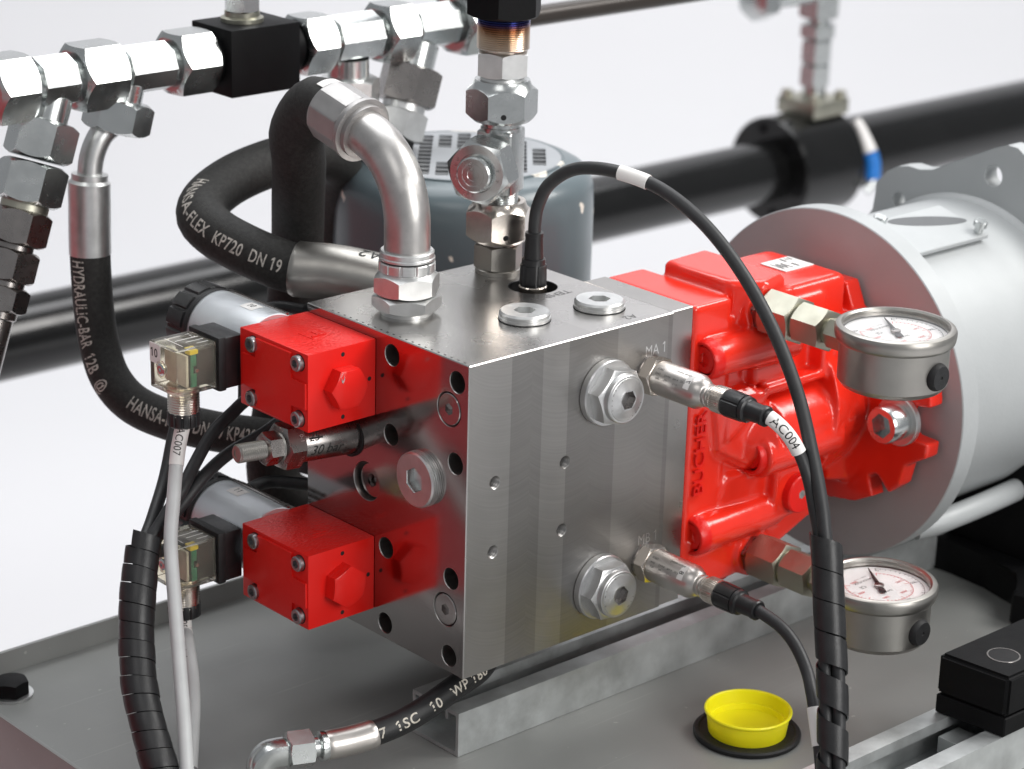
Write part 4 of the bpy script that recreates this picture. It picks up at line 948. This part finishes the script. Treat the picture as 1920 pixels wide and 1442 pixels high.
# ================================================================== RED GEAR PUMP (one casting grown from overlapping solids)
t = thing('hydraulic_pump', 'glossy red cast iron pump between the steel plate and the round flange', 'pump', (260, 40, -190))
mb = MB()
def cyl(a, b, r, r1=None, seg=40):
    ax = Ax(a, V(b) - V(a)); loft(mb, ax, [(0, r), ((V(b) - V(a)).length, r if r1 is None else r1)], seg)
box(mb, (178.5, 1.5, -190), (212, 79, -1), 3, 3)                # end cover
prism(mb, [(213.5, 64, -20), (254, 67, -20), (255, -2.5, -20), (231, -8.8, -20), (213.2, 7.0, -20), (212.6, 49, -20)], (0, 0, 27.2), 2.4, 3)   # raised top pad
box(mb, (205, 3, -168), (302, 79, -14), 4, 3)                   # main body
box(mb, (228, -6, -60), (262, 30, -2), 4, 3)                    # gauge port wall
cyl((235, -3, -12.3), (235, 20, -12.3), 15.5)
cyl((188, -2.5, -34.5), (262, -2.5, -36), 12.2); cyl((188, 0.5, -150), (262, 4, -150), 12.5)    # screw bosses
cyl((226, 9, -98), (244, 6, -97), 17, 26.5); cyl((244, 6, -97), (319, 7, -95), 26.5, 25.5); cyl((319, 7, -95), (328, 8, -95), 25.5, 17); cyl((232, -5, -106), (300, -7, -104), 15)
prism(mb, [(192, -3, -60), (230, -8, -60), (262, -9, -90), (262, -9, -118), (236, -8, -120), (200, -2, -100)], (0, 30, 0), 3, 2)
box(mb, (236, -9.5, -67), (292, 20, -61), 1.6, 2); box(mb, (286, -9.5, -66), (292, 20, -36), 1.6, 2)   # frame of the window pocket
prism(mb, [(262, 4, -40), (292, 4, -40), (300, 2, -66), (300, 0, -92), (262, 0, -92)], (0, 30, 0), 3, 2)
prism(mb, [(292, -9, -36), (304, -5, -42), (304, -5, -64), (292, -9, -66)], (0, 22, 0), 2, 2)
prism(mb, [(205, -6, -64), (240, -9, -64), (240, -9, -68), (210, -6, -92), (205, -6, -92)], (0, 12, 0), 1.5, 2)
box(mb, (250, -9, -154), (290, 30, -121), 2.2, 3)
prism(mb, [(212, 1, -114), (250, -5, -116), (304, -1, -124), (310, 2, -150), (300, 1, -164), (205, 0, -165), (205, 1, -130)], (0, 40, 0), 4, 2)
prism(mb, [(262, 2, -20), (300, 4, -26), (318, 8, -40), (318, 6, -72), (262, 2, -72)], (0, 40, 0), 5, 3)              # square boss with side plug
prism(mb, [(179, -1, -190), (226, -1, -190.5), (238, -2, -182), (300, -1, -166), (312, 0, -150), (300, 0, -140), (179, -1, -150)], (0, 70, 0), 4, 3)
cyl((239, -4, -174), (239, 20, -174), 15.5); cyl((259, 1, -178), (259, 20, -178), 6)
box(mb, (256, 6, -90), (325, 76, -7), 9, 4)                     # rear top with label flat
cyl((290, 40, -92), (334, 40, -94), 62, 52, 64)
cyl((326, 40, -96), (344, 40, -96), 50, 50, 64)
cyl((300, 5, -52), (338, -2, -62), 14, 10)
# mounting flange with slotted ears
half = [(12, -16), (4.5, -32.5), (-13, -33), (-36, -40), (-52, -52), (-62, -69.6), (-63.2, -80.5), (-48, -83), (-43, -90), (-43, -98), (-48, -104), (-63.7, -104.8), (-62.5, -114.5), (-47, -124), (-44, -138.3), (-35.4, -146.3), (-25, -136), (-18.5, -139.5), (-22.6, -152.5), (-7.6, -160.8), (12, -164)]
pts = [(328.5, y, z) for y, z in half] + [(328.5, 80 - y, z) for y, z in reversed(half)]
prism(mb, pts, (13.5, 0, 0), 0)
prism(mb, [(318, 14, -30), (329, -6, -38), (329, -24, -70), (329, -24, -118), (329, -2, -148), (318, 10, -150)], (12, 30, 0), 2)
bm = mb.bm
bmesh.ops.recalc_face_normals(bm, faces=bm.faces)
for v in bm.verts: v.co *= MM
me = bpy.data.meshes.new('cast'); bm.to_mesh(me); bm.free()
tmp = bpy.data.objects.new('cast', me); COL.objects.link(tmp)
md = tmp.modifiers.new('r', 'REMESH'); md.mode = 'VOXEL'; md.voxel_size = .00125
ms = tmp.modifiers.new('s', 'SMOOTH'); ms.factor = .5; ms.iterations = 8
dg = bpy.context.evaluated_depsgraph_get(); em = bpy.data.meshes.new_from_object(tmp.evaluated_get(dg))
bpy.data.objects.remove(tmp)
em.name = 'casting'
for v in em.vertices: v.co = v.co - V((260, 40, -190)) * MM
em.materials.clear(); em.materials.append(M['red_cast'])
em.polygons.foreach_set('use_smooth', [True] * len(em.polygons))
o = bpy.data.objects.new('casting', em); COL.objects.link(o); o.parent = t
for p in ((186.5, -2.5, -34.5), (186.5, .5, -150), (231.0, -4, -106)):
    ax = Ax(p, (-1, 0, 0)); mb = MB(); loft(mb, ax, [(-4, 12.8), (1.5, 12.4), (3.4, 11.4), (3.8, 10.6), (3.6, 9.8), (.2, 9.6)], 48, False, False); part('screw_boss', mb, 'red', t)
    mb = MB(); loft(mb, ax, [(.15, 9.7), (.3, 8.6)], 40, False, False); part('recess_gap', mb, 'dark', t)
    mb = MB(); loft(mb, ax, [(-.5, 8.5), (1.2, 8.5), (1.9, 7.8), (1.9, ('hex', 8)), (-3, ('hex', 8)), (-3.4, 1)], 48); part('cap_screw', mb, 'red', t)
ax = Ax((269, -9, -138.5), (0, -1, 0)); mb = MB(); loft(mb, ax, [(0, 12.6), (5.0, 12.6), (5.8, 11.8), (5.8, ('hex', 5.4))], 56, True, False); part('side_plug', mb, 'red', t)
mb = MB(); loft(mb, ax, [(5.8, ('hex', 5.4)), (2, ('hex', 5.4)), (1.5, .5)], 36, False, True); part('plug_socket', mb, 'zinc_soft', t)
mb = MB(); prism(mb, [(290.5, 51.5, -6.8), (317, 51.5, -6.8), (317, 29.5, -6.8), (290.5, 29.5, -6.8)], (0, 0, .5)); lp = part('label_plate', mb, 'white', t)
mb = MB()
for k in range(5): box(mb, (293 + k * 1.9, 33 + (k % 2) * 3, -6.28), (294.1 + k * 1.9, 46 - (k * 3) % 5, -6.2))
box(mb, (306, 44, -6.28), (308, 50, -6.2)); box(mb, (310, 45, -6.28), (311, 50, -6.2)); box(mb, (313, 45, -6.28), (314.6, 50, -6.2)); box(mb, (306, 33, -6.28), (308, 40, -6.2))
part('label_print', mb, 'ink', lp)
mb = MB()
for s_, x_ in (('BUCHER', 192),):
    vs, fs = glyphs(s_)
    q = on_plane((x_, 1.3, -128), (0, 0, 1), (-1, 0, 0), 0)
    bmq = bmesh.new(); nv = [bmq.verts.new((x * 14.5, y * 12, 0)) for x, y in vs]
    for f in fs:
        try: bmq.faces.new([nv[i] for i in f])
        except ValueError: pass
    ex = bmesh.ops.extrude_face_region(bmq, geom=bmq.faces[:])
    for g in ex['geom']:
        if isinstance(g, bmesh.types.BMVert): g.co.z += 1.5
    mp = {v: mb.v(V((x_, .6 - v.co.z, -124)) + V((0, 0, 1)) * v.co.x + V((-1, 0, 0)) * v.co.y) for v in bmq.verts}
    for f in bmq.faces: mb.face([mp[v] for v in f.verts])
    bmq.free()
part('raised_lettering', mb, 'red', t)
t = thing('flange_bolt', 'shiny socket head bolt with washer in the slotted ear of the pump', 'bolt', (328.5, -41, -94))
ax = Ax((328.5, -41, -94), (-1, 0, 0))
mb = MB(); loft(mb, ax, [(.3, 16.5), (3.6, 16.5), (4.2, 15.8), (4.2, 9)], 48); part('washer', mb, 'zinc_soft', t)
mb = MB(); loft(mb, ax, [(4.2, 12.2), (17.5, 12.2), (19.2, 11.2), (19.2, ('hex', 14)), (8, ('hex', 14)), (7, 1)], 56, rot=.3); part('head', mb, 'zinc', t)

# ================================================================== BELL HOUSING AND MAIN MOTOR END
t = thing('bell_housing', 'silver painted bell housing with big round front flange behind the red pump', 'housing', (345, 40, -213.5))
ax = Ax((345, 40, -96), (1, 0, 0), (0, 0, 1))
mb = MB(); loft(mb, ax, [(0, 50), (0, 116.6), (.6, 117.3), (15.6, 117.3), (16.4, 116.5), (16.4, 100)], 160, True, True); part('front_flange', mb, 'silver', t)
mb = MB(); loft(mb, ax, [(16, 101), (280, 101)], 128); part('tube', mb, 'silver', t)
# inspection cover lying on the tube
an = math.radians(14); nrm = V((0, -math.sin(an), math.cos(an))); tg = V((0, -math.cos(an), -math.sin(an))); o0 = V((0, 40, -96)) + nrm * 101.5
mb = MB(); prism(mb, [o0 + V((x, 0, 0)) + tg * s for x, s in ((363, -20), (447, -20), (447, 24), (363, 24))], nrm * 3.2, .5); wc = part('cover_plate', mb, 'silver', t)
mb = MB(); q = []
for k in range(40):
    a = 2 * PI * k / 40; q.append(o0 + V((418 + 30 * math.cos(a), 0, 0)) + tg * (-6 + 6.5 * math.sin(a) - (math.cos(a)) * -9) + nrm * 3.22)
prism(mb, q, nrm * .2); part('window', mb, 'slat', wc)
for x, s in ((374, -12), (441, 19)):
    ax2 = Ax(o0 + V((x, 0, 0)) + tg * s, nrm); mb = MB(); loft(mb, ax2, [(0, 3), (8, 3)], 24); loft(mb, ax2, [(8, 4.6), (11.4, 4.6), (12, 4)], 28); part('cover_bolt', mb, 'zinc', wc)
mb = MB(); lug = [(125.8, -20.1), (123.4, .8), (115, 10), (106.3, 15.2), (97, 17.5), (86.5, 17.1), (75.9, 19.3), (25.1, 44.8), (14.4, 49.2), (6, 48.6), (.8, 45.4), (-18.8, 27.6), (-50, -2), (-75, -30), (-84, -60), (-84, -150), (-60, -200), (140, -200), (160, -96), (140, -40)]
P = [(y, z) for y, z in lug]
for xx, fl in ((490, 1), (504, 0)):
    rings, outer = planar(mb, P, [circ(103, -8.4, 5.6, 28), circ(24.2, 25.7, 7.6, 28)], (xx, 0, 0), (0, 1, 0), (0, 0, 1))
    if fl: R1, O1 = rings, outer
    else:
        for A, B in [(O1, outer)] + list(zip(R1, rings)):
            for i in range(len(A)): mb.face((A[i], A[(i + 1) % len(A)], B[(i + 1) % len(B)], B[i]))
part('lifting_flange', mb, 'silver', t)
mb = MB(); axw = Ax((490, 40, -96), (-1, 0, 0)); loft(mb, axw, [(0, 104.5), (2.5, 103), (4.5, 100.5)], 128, False, False); part('weld_seam', mb, 'silver', t)
# dark foot bracket and mount
t = thing('motor_foot', 'black cast foot below the silver housing with curved edge', 'bracket', (520, -20, T))
mb = MB(); q = [(449, 66), (457, 30), (458, 5), (456, -25), (450, -57), (440, -66), (421, -73), (430, -100), (470, -130), (760, -130), (760, 120), (460, 120)]
prism(mb, [(x, y, T + .4) for x, y in q], (0, 0, 24), 2); part('foot_plate', mb, 'black_paint', t)
mb = MB(); box(mb, (468, -62, T + 23), (760, 110, -160), 4); part('foot_web', mb, 'black_paint', t)
t = thing('support_arm', 'light grey round tube curving out from below the silver housing', 'tube', (440, -31, -185))
mb = MB(); tube(mb, Path([(364, -32, -181), (380, -38, -179), (395, -40.2, -177.6), (430, -39.5, -177.3), (480, -33.0, -179.5), (540, -20, -185)], 10), 7.8, 28); part('tube', mb, 'silver', t)
t = thing('machine_mount', 'heavy black rubber machine mount with bolt hole on the right rail', 'mount', (290, -180, T + 28))
mb = MB(); prism(mb, [(240, -204, T + 29), (400, -206, T + 29), (400, -157, T + 29), (235, -157, T + 29)], (0, 0, 12), .8); part('base_plate', mb, 'black_paint', t)
mb = MB(); prism(mb, [(239.6, -204.4, T + 41.05), (400, -206.4, T + 41.05), (400, -156.6, T + 41.05), (234.6, -156.6, T + 41.05)], (0, 0, 26.3), 2.4, 3); part('rubber_block', mb, 'black_paint', t)
ax = Ax((262, -183, T + 67.4), (0, 0, 1)); mb = MB(); loft(mb, ax, [(.05, 10.0), (.25, 9.9), (.25, 9.0)], 40, False, False); part('hole_rim', mb, 'dark_steel', t)
mb = MB(); loft(mb, ax, [(.1, 9.1), (.12, 9.0)], 40); part('bolt_hole', mb, 'dark', t)
# ================================================================== YELLOW CAP IN ITS RING
t = thing('grommet_ring', 'flat black rubber ring lying on the tray round the yellow cap', 'ring', (169, -69, T))
ax = Ax((169, -69, T), (0, 0, 1)); mb = MB(); loft(mb, ax, [(.1, 31), (.6, 32.4), (2.6, 32.6), (3.6, 31.6), (3.8, 29.5), (3.0, 28.6), (2.2, 10)], 80); part('ring', mb, 'rubber', t)
t = thing('protective_cap', 'bright yellow round plastic cap open at the top standing in a black ring', 'cap', (169, -69, T + 2))
mb = MB(); loft(mb, ax, [(2.4, 23.0), (2.9, 23.6), (14.6, 25.2), (15.6, 26.4), (16.6, 26.7), (17.3, 26.3), (17.4, 25.6), (16.8, 24.8), (9.2, 24.0), (9.0, 22.6), (5.6, 22.2), (5.2, 18.5), (5.2, .2)], 96); part('cup', mb, 'yellow', t)

# ================================================================== UPRIGHT ELECTRIC MOTOR BEHIND THE BLOCK
mc = V((248, 293, 0)); t = thing('electric_motor', 'blue grey upright electric motor with slotted round fan cover behind the block', 'motor', (248, 293, T))
ma = Ax(mc, (0, 0, 1), (1, 0, 0))
mb = MB(); loft(mb, ma, [(T + .2, 91), (-10, 91.6), (4, 91.0), (10, 88.8), (15, 84.5), (18.5, 78), (20, 71.5), (20.4, 70.5), (21.6, 70.2), (21.6, 68)], 128, True, False); cw = part('fan_cover', mb, 'motor', t)
rt = V((.744, -.668, 0)); dp = V((.668, .744, 0))
slots = []; slats = []
for i in range(-4, 5):
    x = i * 13.2; lim = math.sqrt(max(0, 63.5 ** 2 - (abs(x) + 4.6) ** 2))
    for y0_, y1_ in (((-lim, -15.5), (15.5, lim)) if abs(i) <= 1 else ((-lim, lim),)):
        nn_ = int((y1_ - y0_ - 4) / 10.5)
        if nn_ < 1: continue
        mid = (y0_ + y1_) / 2; a0 = mid - (nn_ * 10.5 + 4) / 2; a1 = mid + (nn_ * 10.5 + 4) / 2
        slots.append([(x - 4.6, a0), (x + 4.6, a0), (x + 4.6, a1), (x - 4.6, a1)])
        slats += [(x, a0 + 4 + k * 10.5, a0 + 10.5 + k * 10.5) for k in range(nn_)]
slots.append([(6 * math.cos(a), 2.6 * math.sin(a)) for a in (2 * PI * k / 14 for k in range(14))])
gz = mc + V((0, 0, 21.5))
mb = MB(); rings, outer = planar(mb, circ(0, 0, 68.2, 96), slots, gz, rt, dp)
for rg in rings:
    lo = [mb.v(v.co - V((0, 0, 2.4))) for v in rg]; n = len(rg)
    for i in range(n): mb.face((rg[i], rg[(i + 1) % n], lo[(i + 1) % n], lo[i]))
part('vent_grille', mb, 'motor_top', t)
for x, y0_, y1_ in slats:
    mb = MB(); o_ = gz + V((0, 0, -1.6)); prism(mb, [o_ + rt * (x - 4.6) + dp * y0_, o_ + rt * (x + 4.6) + dp * y0_, o_ + rt * (x + 4.6) + dp * (y1_ - .6), o_ + rt * (x - 4.6) + dp * (y1_ - .6)], (0, 0, .9)); part('slat', mb, 'slat', t)
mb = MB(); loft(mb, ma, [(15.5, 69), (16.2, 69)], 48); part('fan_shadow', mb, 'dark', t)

# ================================================================== FITTING RUN ALONG THE TOP LEFT
ry, rz = 337.0, 103.8
def RA(x): return Ax((x, ry, rz), (1, 0, 0), (0, 0, 1))
def runnut(name, parent, x0, x1, af, m='zinc', rot=PI / 6):
    mb = MB(); ax = RA(0); rc = af * .475
    loft(mb, ax, [(x0, rc * .95), (lambda a: x0 + (hexr(af, a) - rc) * .8, ('hex', af)), (lambda a: x1 - (hexr(af, a) - rc) * .8, ('hex', af)), (x1, rc * .95)], 96, rot=rot); return part(name, mb, m, parent)
def runtee(parent, x0, x1, hh, bx=None, bd=None, bl=0):
    mb = MB(); ax = RA(0)
    loft(mb, ax, [(x0 - 3, 11.5), (x0, 11.5)], 40); loft(mb, ax, [(x1, 11.5), (x1 + 3, 11.5)], 40)
    oct_ = lambda a: hh / max(abs(math.cos(a + PI / 8)), abs(math.sin(a + PI / 8)), abs(math.cos(a - PI / 8)), abs(math.sin(a - PI / 8))) * 1.0
    loft(mb, ax, [(x0, oct_), (x1, oct_)], 96)
    o = part('tee_body', mb, 'zinc', parent, 25)
    return o
t = thing('fitting_run', 'row of zinc plated nuts and tees running left of the black ball valve', 'fitting', (-20, ry, rz), 'fitting runs on the background manifold')
runnut('union_nut', t, -96, -68.5, 40); runtee(t, -63, -39, 15.4); runnut('union_nut', t, -36, -4.5, 40); runtee(t, 0.5, 33, 14.6); runnut('union_nut', t, 36, 65, 39)
mb = MB(); loft(mb, RA(0), [(64, 13), (72, 13)], 32); part('thread', mb, 'black_paint', t)
# left branch: tilted column of nuts
b0 = V((-47, ry, rz)); b1 = V((-92, ry - 10, -7)); bx = Ax(b0, b1 - b0, (0, 1, 0))
mb = MB(); loft(mb, bx, [(10, 13), (28, 13)], 40); part('branch_neck', mb, 'zinc', t)
def bnut(h0, h1, af, m='zinc', rot=.25):
    mb = MB(); rc = af * .475
    loft(mb, bx, [(h0, rc * .95), (lambda a: h0 + (hexr(af, a) - rc) * .8, ('hex', af)), (lambda a: h1 - (hexr(af, a) - rc) * .8, ('hex', af)), (h1, rc * .95)], 96, rot=rot); part('branch_nut', mb, m, t)
bnut(25, 50, 38); bnut(52, 78, 38)
mb = MB(); loft(mb, bx, [(76, 15), (84, 15)], 36); part('branch_ring', mb, 'brass_zinc', t)
bnut(82, 104, 33, 'dark_steel')
bnut(107, 127, 31, 'dark_steel', .4); bnut(130, 146, 29, 'dark_steel', .1)
mb = MB(); loft(mb, bx, [(100, 12), (150, 12), (151, 10.5), (300, 10.5)], 36); part('branch_pipe', mb, 'dark_steel', t)
# second branch with its nut (the hanging hose starts here)
s0 = V((5, ry, rz)); s1 = V((-6, ry, 65)); sx2 = Ax(s0, s1 - s0, (0, 1, 0))
mb = MB(); loft(mb, sx2, [(8, 13), (27, 13)], 36); part('branch_neck', mb, 'zinc', t)
mb = MB(); rc = 18; af = 38; loft(mb, sx2, [(19, rc * .95), (lambda a: 19 + (hexr(af, a) - rc) * .8, ('hex', af)), (lambda a: 40 - (hexr(af, a) - rc) * .8, ('hex', af)), (40, rc * .9)], 96, rot=.1); part('branch_nut', mb, 'zinc', t)

t = thing('ball_valve', 'black square ball valve body between the two rows of fittings', 'valve', (88, ry, rz), None)
mb = MB(); box(mb, (68, ry - 24, rz - 22.5), (123, ry + 20, rz + 21.5), 1.2); part('body', mb, 'black_paint', t)
mb = MB(); loft(mb, RA(0), [(122, 16), (134, 16), (134.2, 13), (138, 13)], 40); part('end_adapter', mb, 'black_paint', t)
mb = MB(); loft(mb, RA(0), [(60, 17.5), (68.2, 17.5)], 40); part('end_adapter', mb, 'black_paint', t)
vx = Ax((94, ry, rz + 21), (0, 0, 1)); mb = MB(); loft(mb, vx, [(0, 14), (3, 14), (4, 11.5), (7, 11.5)], 40); part('stem_collar', mb, 'brass_zinc', t)
mb = MB(); nut(mb, vx, 21, 7, 19); part('stem_nut', mb, 'zinc', t)
mb = MB(); prism(mb, [(94, ry - 8, rz + 38), (94, ry + 8, rz + 38), (118, ry + 8, rz + 44), (150, ry + 7, rz + 62), (150, ry - 7, rz + 62), (118, ry - 8, rz + 44)], (0, 0, 4), .6); part('handle', mb, 'black_paint', t)

t = thing('fitting_run', 'row of zinc plated nuts and tees running right of the black ball valve', 'fitting', (220, ry, rz), 'fitting runs on the background manifold')
runnut('union_nut', t, 136, 161, 38); runtee(t, 166, 202, 15.5); runnut('union_nut', t, 206, 231, 39); runtee(t, 236, 271, 14.5); runnut('union_nut', t, 274, 306, 44)
ax = Ax((182, ry, rz), (0, 0, -1)); mb = MB(); loft(mb, ax, [(14, 14), (28, 14)], 36); part('branch_neck', mb, 'zinc', t)
mb = MB(); nut(mb, ax, 38, 27, 56, True, True, .4); part('branch_nut', mb, 'zinc_soft', t)
mb = MB(); loft(mb, ax, [(56, 13), (230, 13)], 32); part('branch_hose', mb, 'rubber', t)
d2 = V((-.38, -.1, -.92)); ax = Ax((248, ry, rz), d2); mb = MB(); loft(mb, ax, [(12, 14), (30, 14)], 36); part('branch_neck', mb, 'zinc', t)
mb = MB(); nut(mb, ax, 38, 29, 55, True, True, .2); part('branch_nut', mb, 'dark_steel', t)
mb = MB(); loft(mb, ax, [(55, 15), (60, 15)], 32); nut(mb, ax, 33, 60, 80, True, True, .2); part('branch_nut', mb, 'zinc_soft', t)
mb = MB(); loft(mb, ax, [(80, 13), (320, 13)], 32); part('branch_hose', mb, 'rubber', t)
mb = MB(); loft(mb, RA(0), [(306, 11), (322, 11)], 32); part('pipe_end', mb, 'zinc', t)
mb = MB(); prism(mb, [(190, ry, rz + 60), (232, ry, rz + 42), (234, ry, rz + 36), (190, ry, rz + 53)], (0, 6, 0), .5); loft(mb, Ax((233, ry + 3, rz + 40), (1, 0, -.4)), [(-6, 4), (-3, 8), (6, 8), (9, 5)], 28); part('lever', mb, 'black_paint', t)

single('bronze_pipe', (lambda m: (loft(m, Ax((340, 358, 93.9), (1, 0, 0)), [(0, 7.5), (420, 7.5)], 32), m)[1])(MB()), 'brown_pipe', 'thin brown pipe running out of the top edge behind the fitting column', 'pipe')

# ================================================================== BIG BLACK PIPE AND CLAMPED BLOCK FAR BEHIND
py, pz = 976.9, -302.3
def PA(x): return Ax((x, py, pz), (1, 0, 0), (0, 0, 1))
single('large_pipe', (lambda m: (loft(m, PA(-300), [(0, 37.5), (1650, 37.5)], 64), m)[1])(MB()), 'pipe', 'glossy black pipe crossing the background left of the black ring', 'pipe', 'black background pipes')
single('large_pipe', (lambda m: (loft(m, PA(1441.5), [(0, 45), (1440, 45)], 64), m)[1])(MB()), 'pipe', 'glossy black pipe crossing the background right of the blue tag', 'pipe', 'black background pipes')
t = thing('pipe_ring', 'thick black ring block joining the two black background pipes', 'ring', (1400, py, pz - 64))
mb = MB(); loft(mb, PA(0), [(1335, 50), (1335, 62), (1338, 65), (1437, 65), (1441, 62), (1441, 44)], 80); part('ring', mb, 'pipe', t)
for k in range(6):
    mb = MB(); loft(mb, Ax((1336, py + 52 * math.cos(k * PI / 3 + .3), pz + 52 * math.sin(k * PI / 3 + .3)), (-1, 0, 0)), [(-1, 6), (3, 6)], 20); part('ring_bolt', mb, 'black_paint', t)
t = thing('gauge_riser', 'blurred upright stack of zinc fittings on a square flange above the black ring', 'fitting', (1410, py, pz + 65))
zx = Ax((1410, py, pz + 60), (0, 0, 1))
mb = MB(); box(mb, (1378, py - 30, pz + 62), (1442, py + 30, pz + 82), 2); part('flange', mb, 'brass_zinc', t)
for x, y in ((-24, -22), (24, -22), (-24, 22), (24, 22)):
    mb = MB(); loft(mb, Ax((1410 + x, py + y, pz + 82), (0, 0, 1)), [(0, 7), (8, 7)], 20); part('flange_screw', mb, 'brass_zinc', t)
mb = MB(); loft(mb, zx, [(20, 14), (36, 14)], 32); part('neck', mb, 'zinc', t)
for h0, h1, af, m in ((36, 62, 34, 'zinc'), (64, 92, 34, 'zinc'), (95, 112, 40, 'zinc'), (120, 150, 46, 'zinc'), (150, 175, 40, 'zinc')):
    mb = MB(); nut(mb, zx, af, h0, h1, True, True, .62); part('union_nut', mb, m, t)
mb = MB(); loft(mb, zx, [(60, 13), (165, 13)], 32); part('core_pipe', mb, 'zinc', t)
t = thing('side_fitting', 'blurred zinc fitting tip at the top edge left of the riser', 'fitting', (1310, py, pz + 190))
mb = MB(); nut(mb, Ax((1290, py, pz + 212), (1, 0, 0)), 44, 0, 26); part('union_nut', mb, 'zinc', t)
mb = MB(); loft(mb, Ax((1290, py, pz + 212), (1, 0, 0)), [(26, 14), (120, 14)], 32); part('pipe_stub', mb, 'zinc', t)
t = thing('cable_tag', 'white and blue cable tag hanging beside the black ring', 'tag', (1450, 912, -300))
mb = MB(); tube(mb, Path([(1447, 938, -248), (1448.4, 930.8, -257), (1450, 923.4, -270), (1451, 915.5, -284)], 6), lambda d: 5.5 + d * .08, 20); part('white_sleeve', mb, 'white', t)
mb = MB(); tube(mb, Path([(1451, 915.5, -284), (1452, 911, -298), (1450, 908, -316)], 6), 9.5, 20); part('blue_sleeve', mb, 'blue', t)
mb = MB(); tube(mb, Path([(1450, 908, -316), (1446, 908, -324), (1440, 910, -330)], 6), 7, 20); part('end_clip', mb, 'zinc', t)
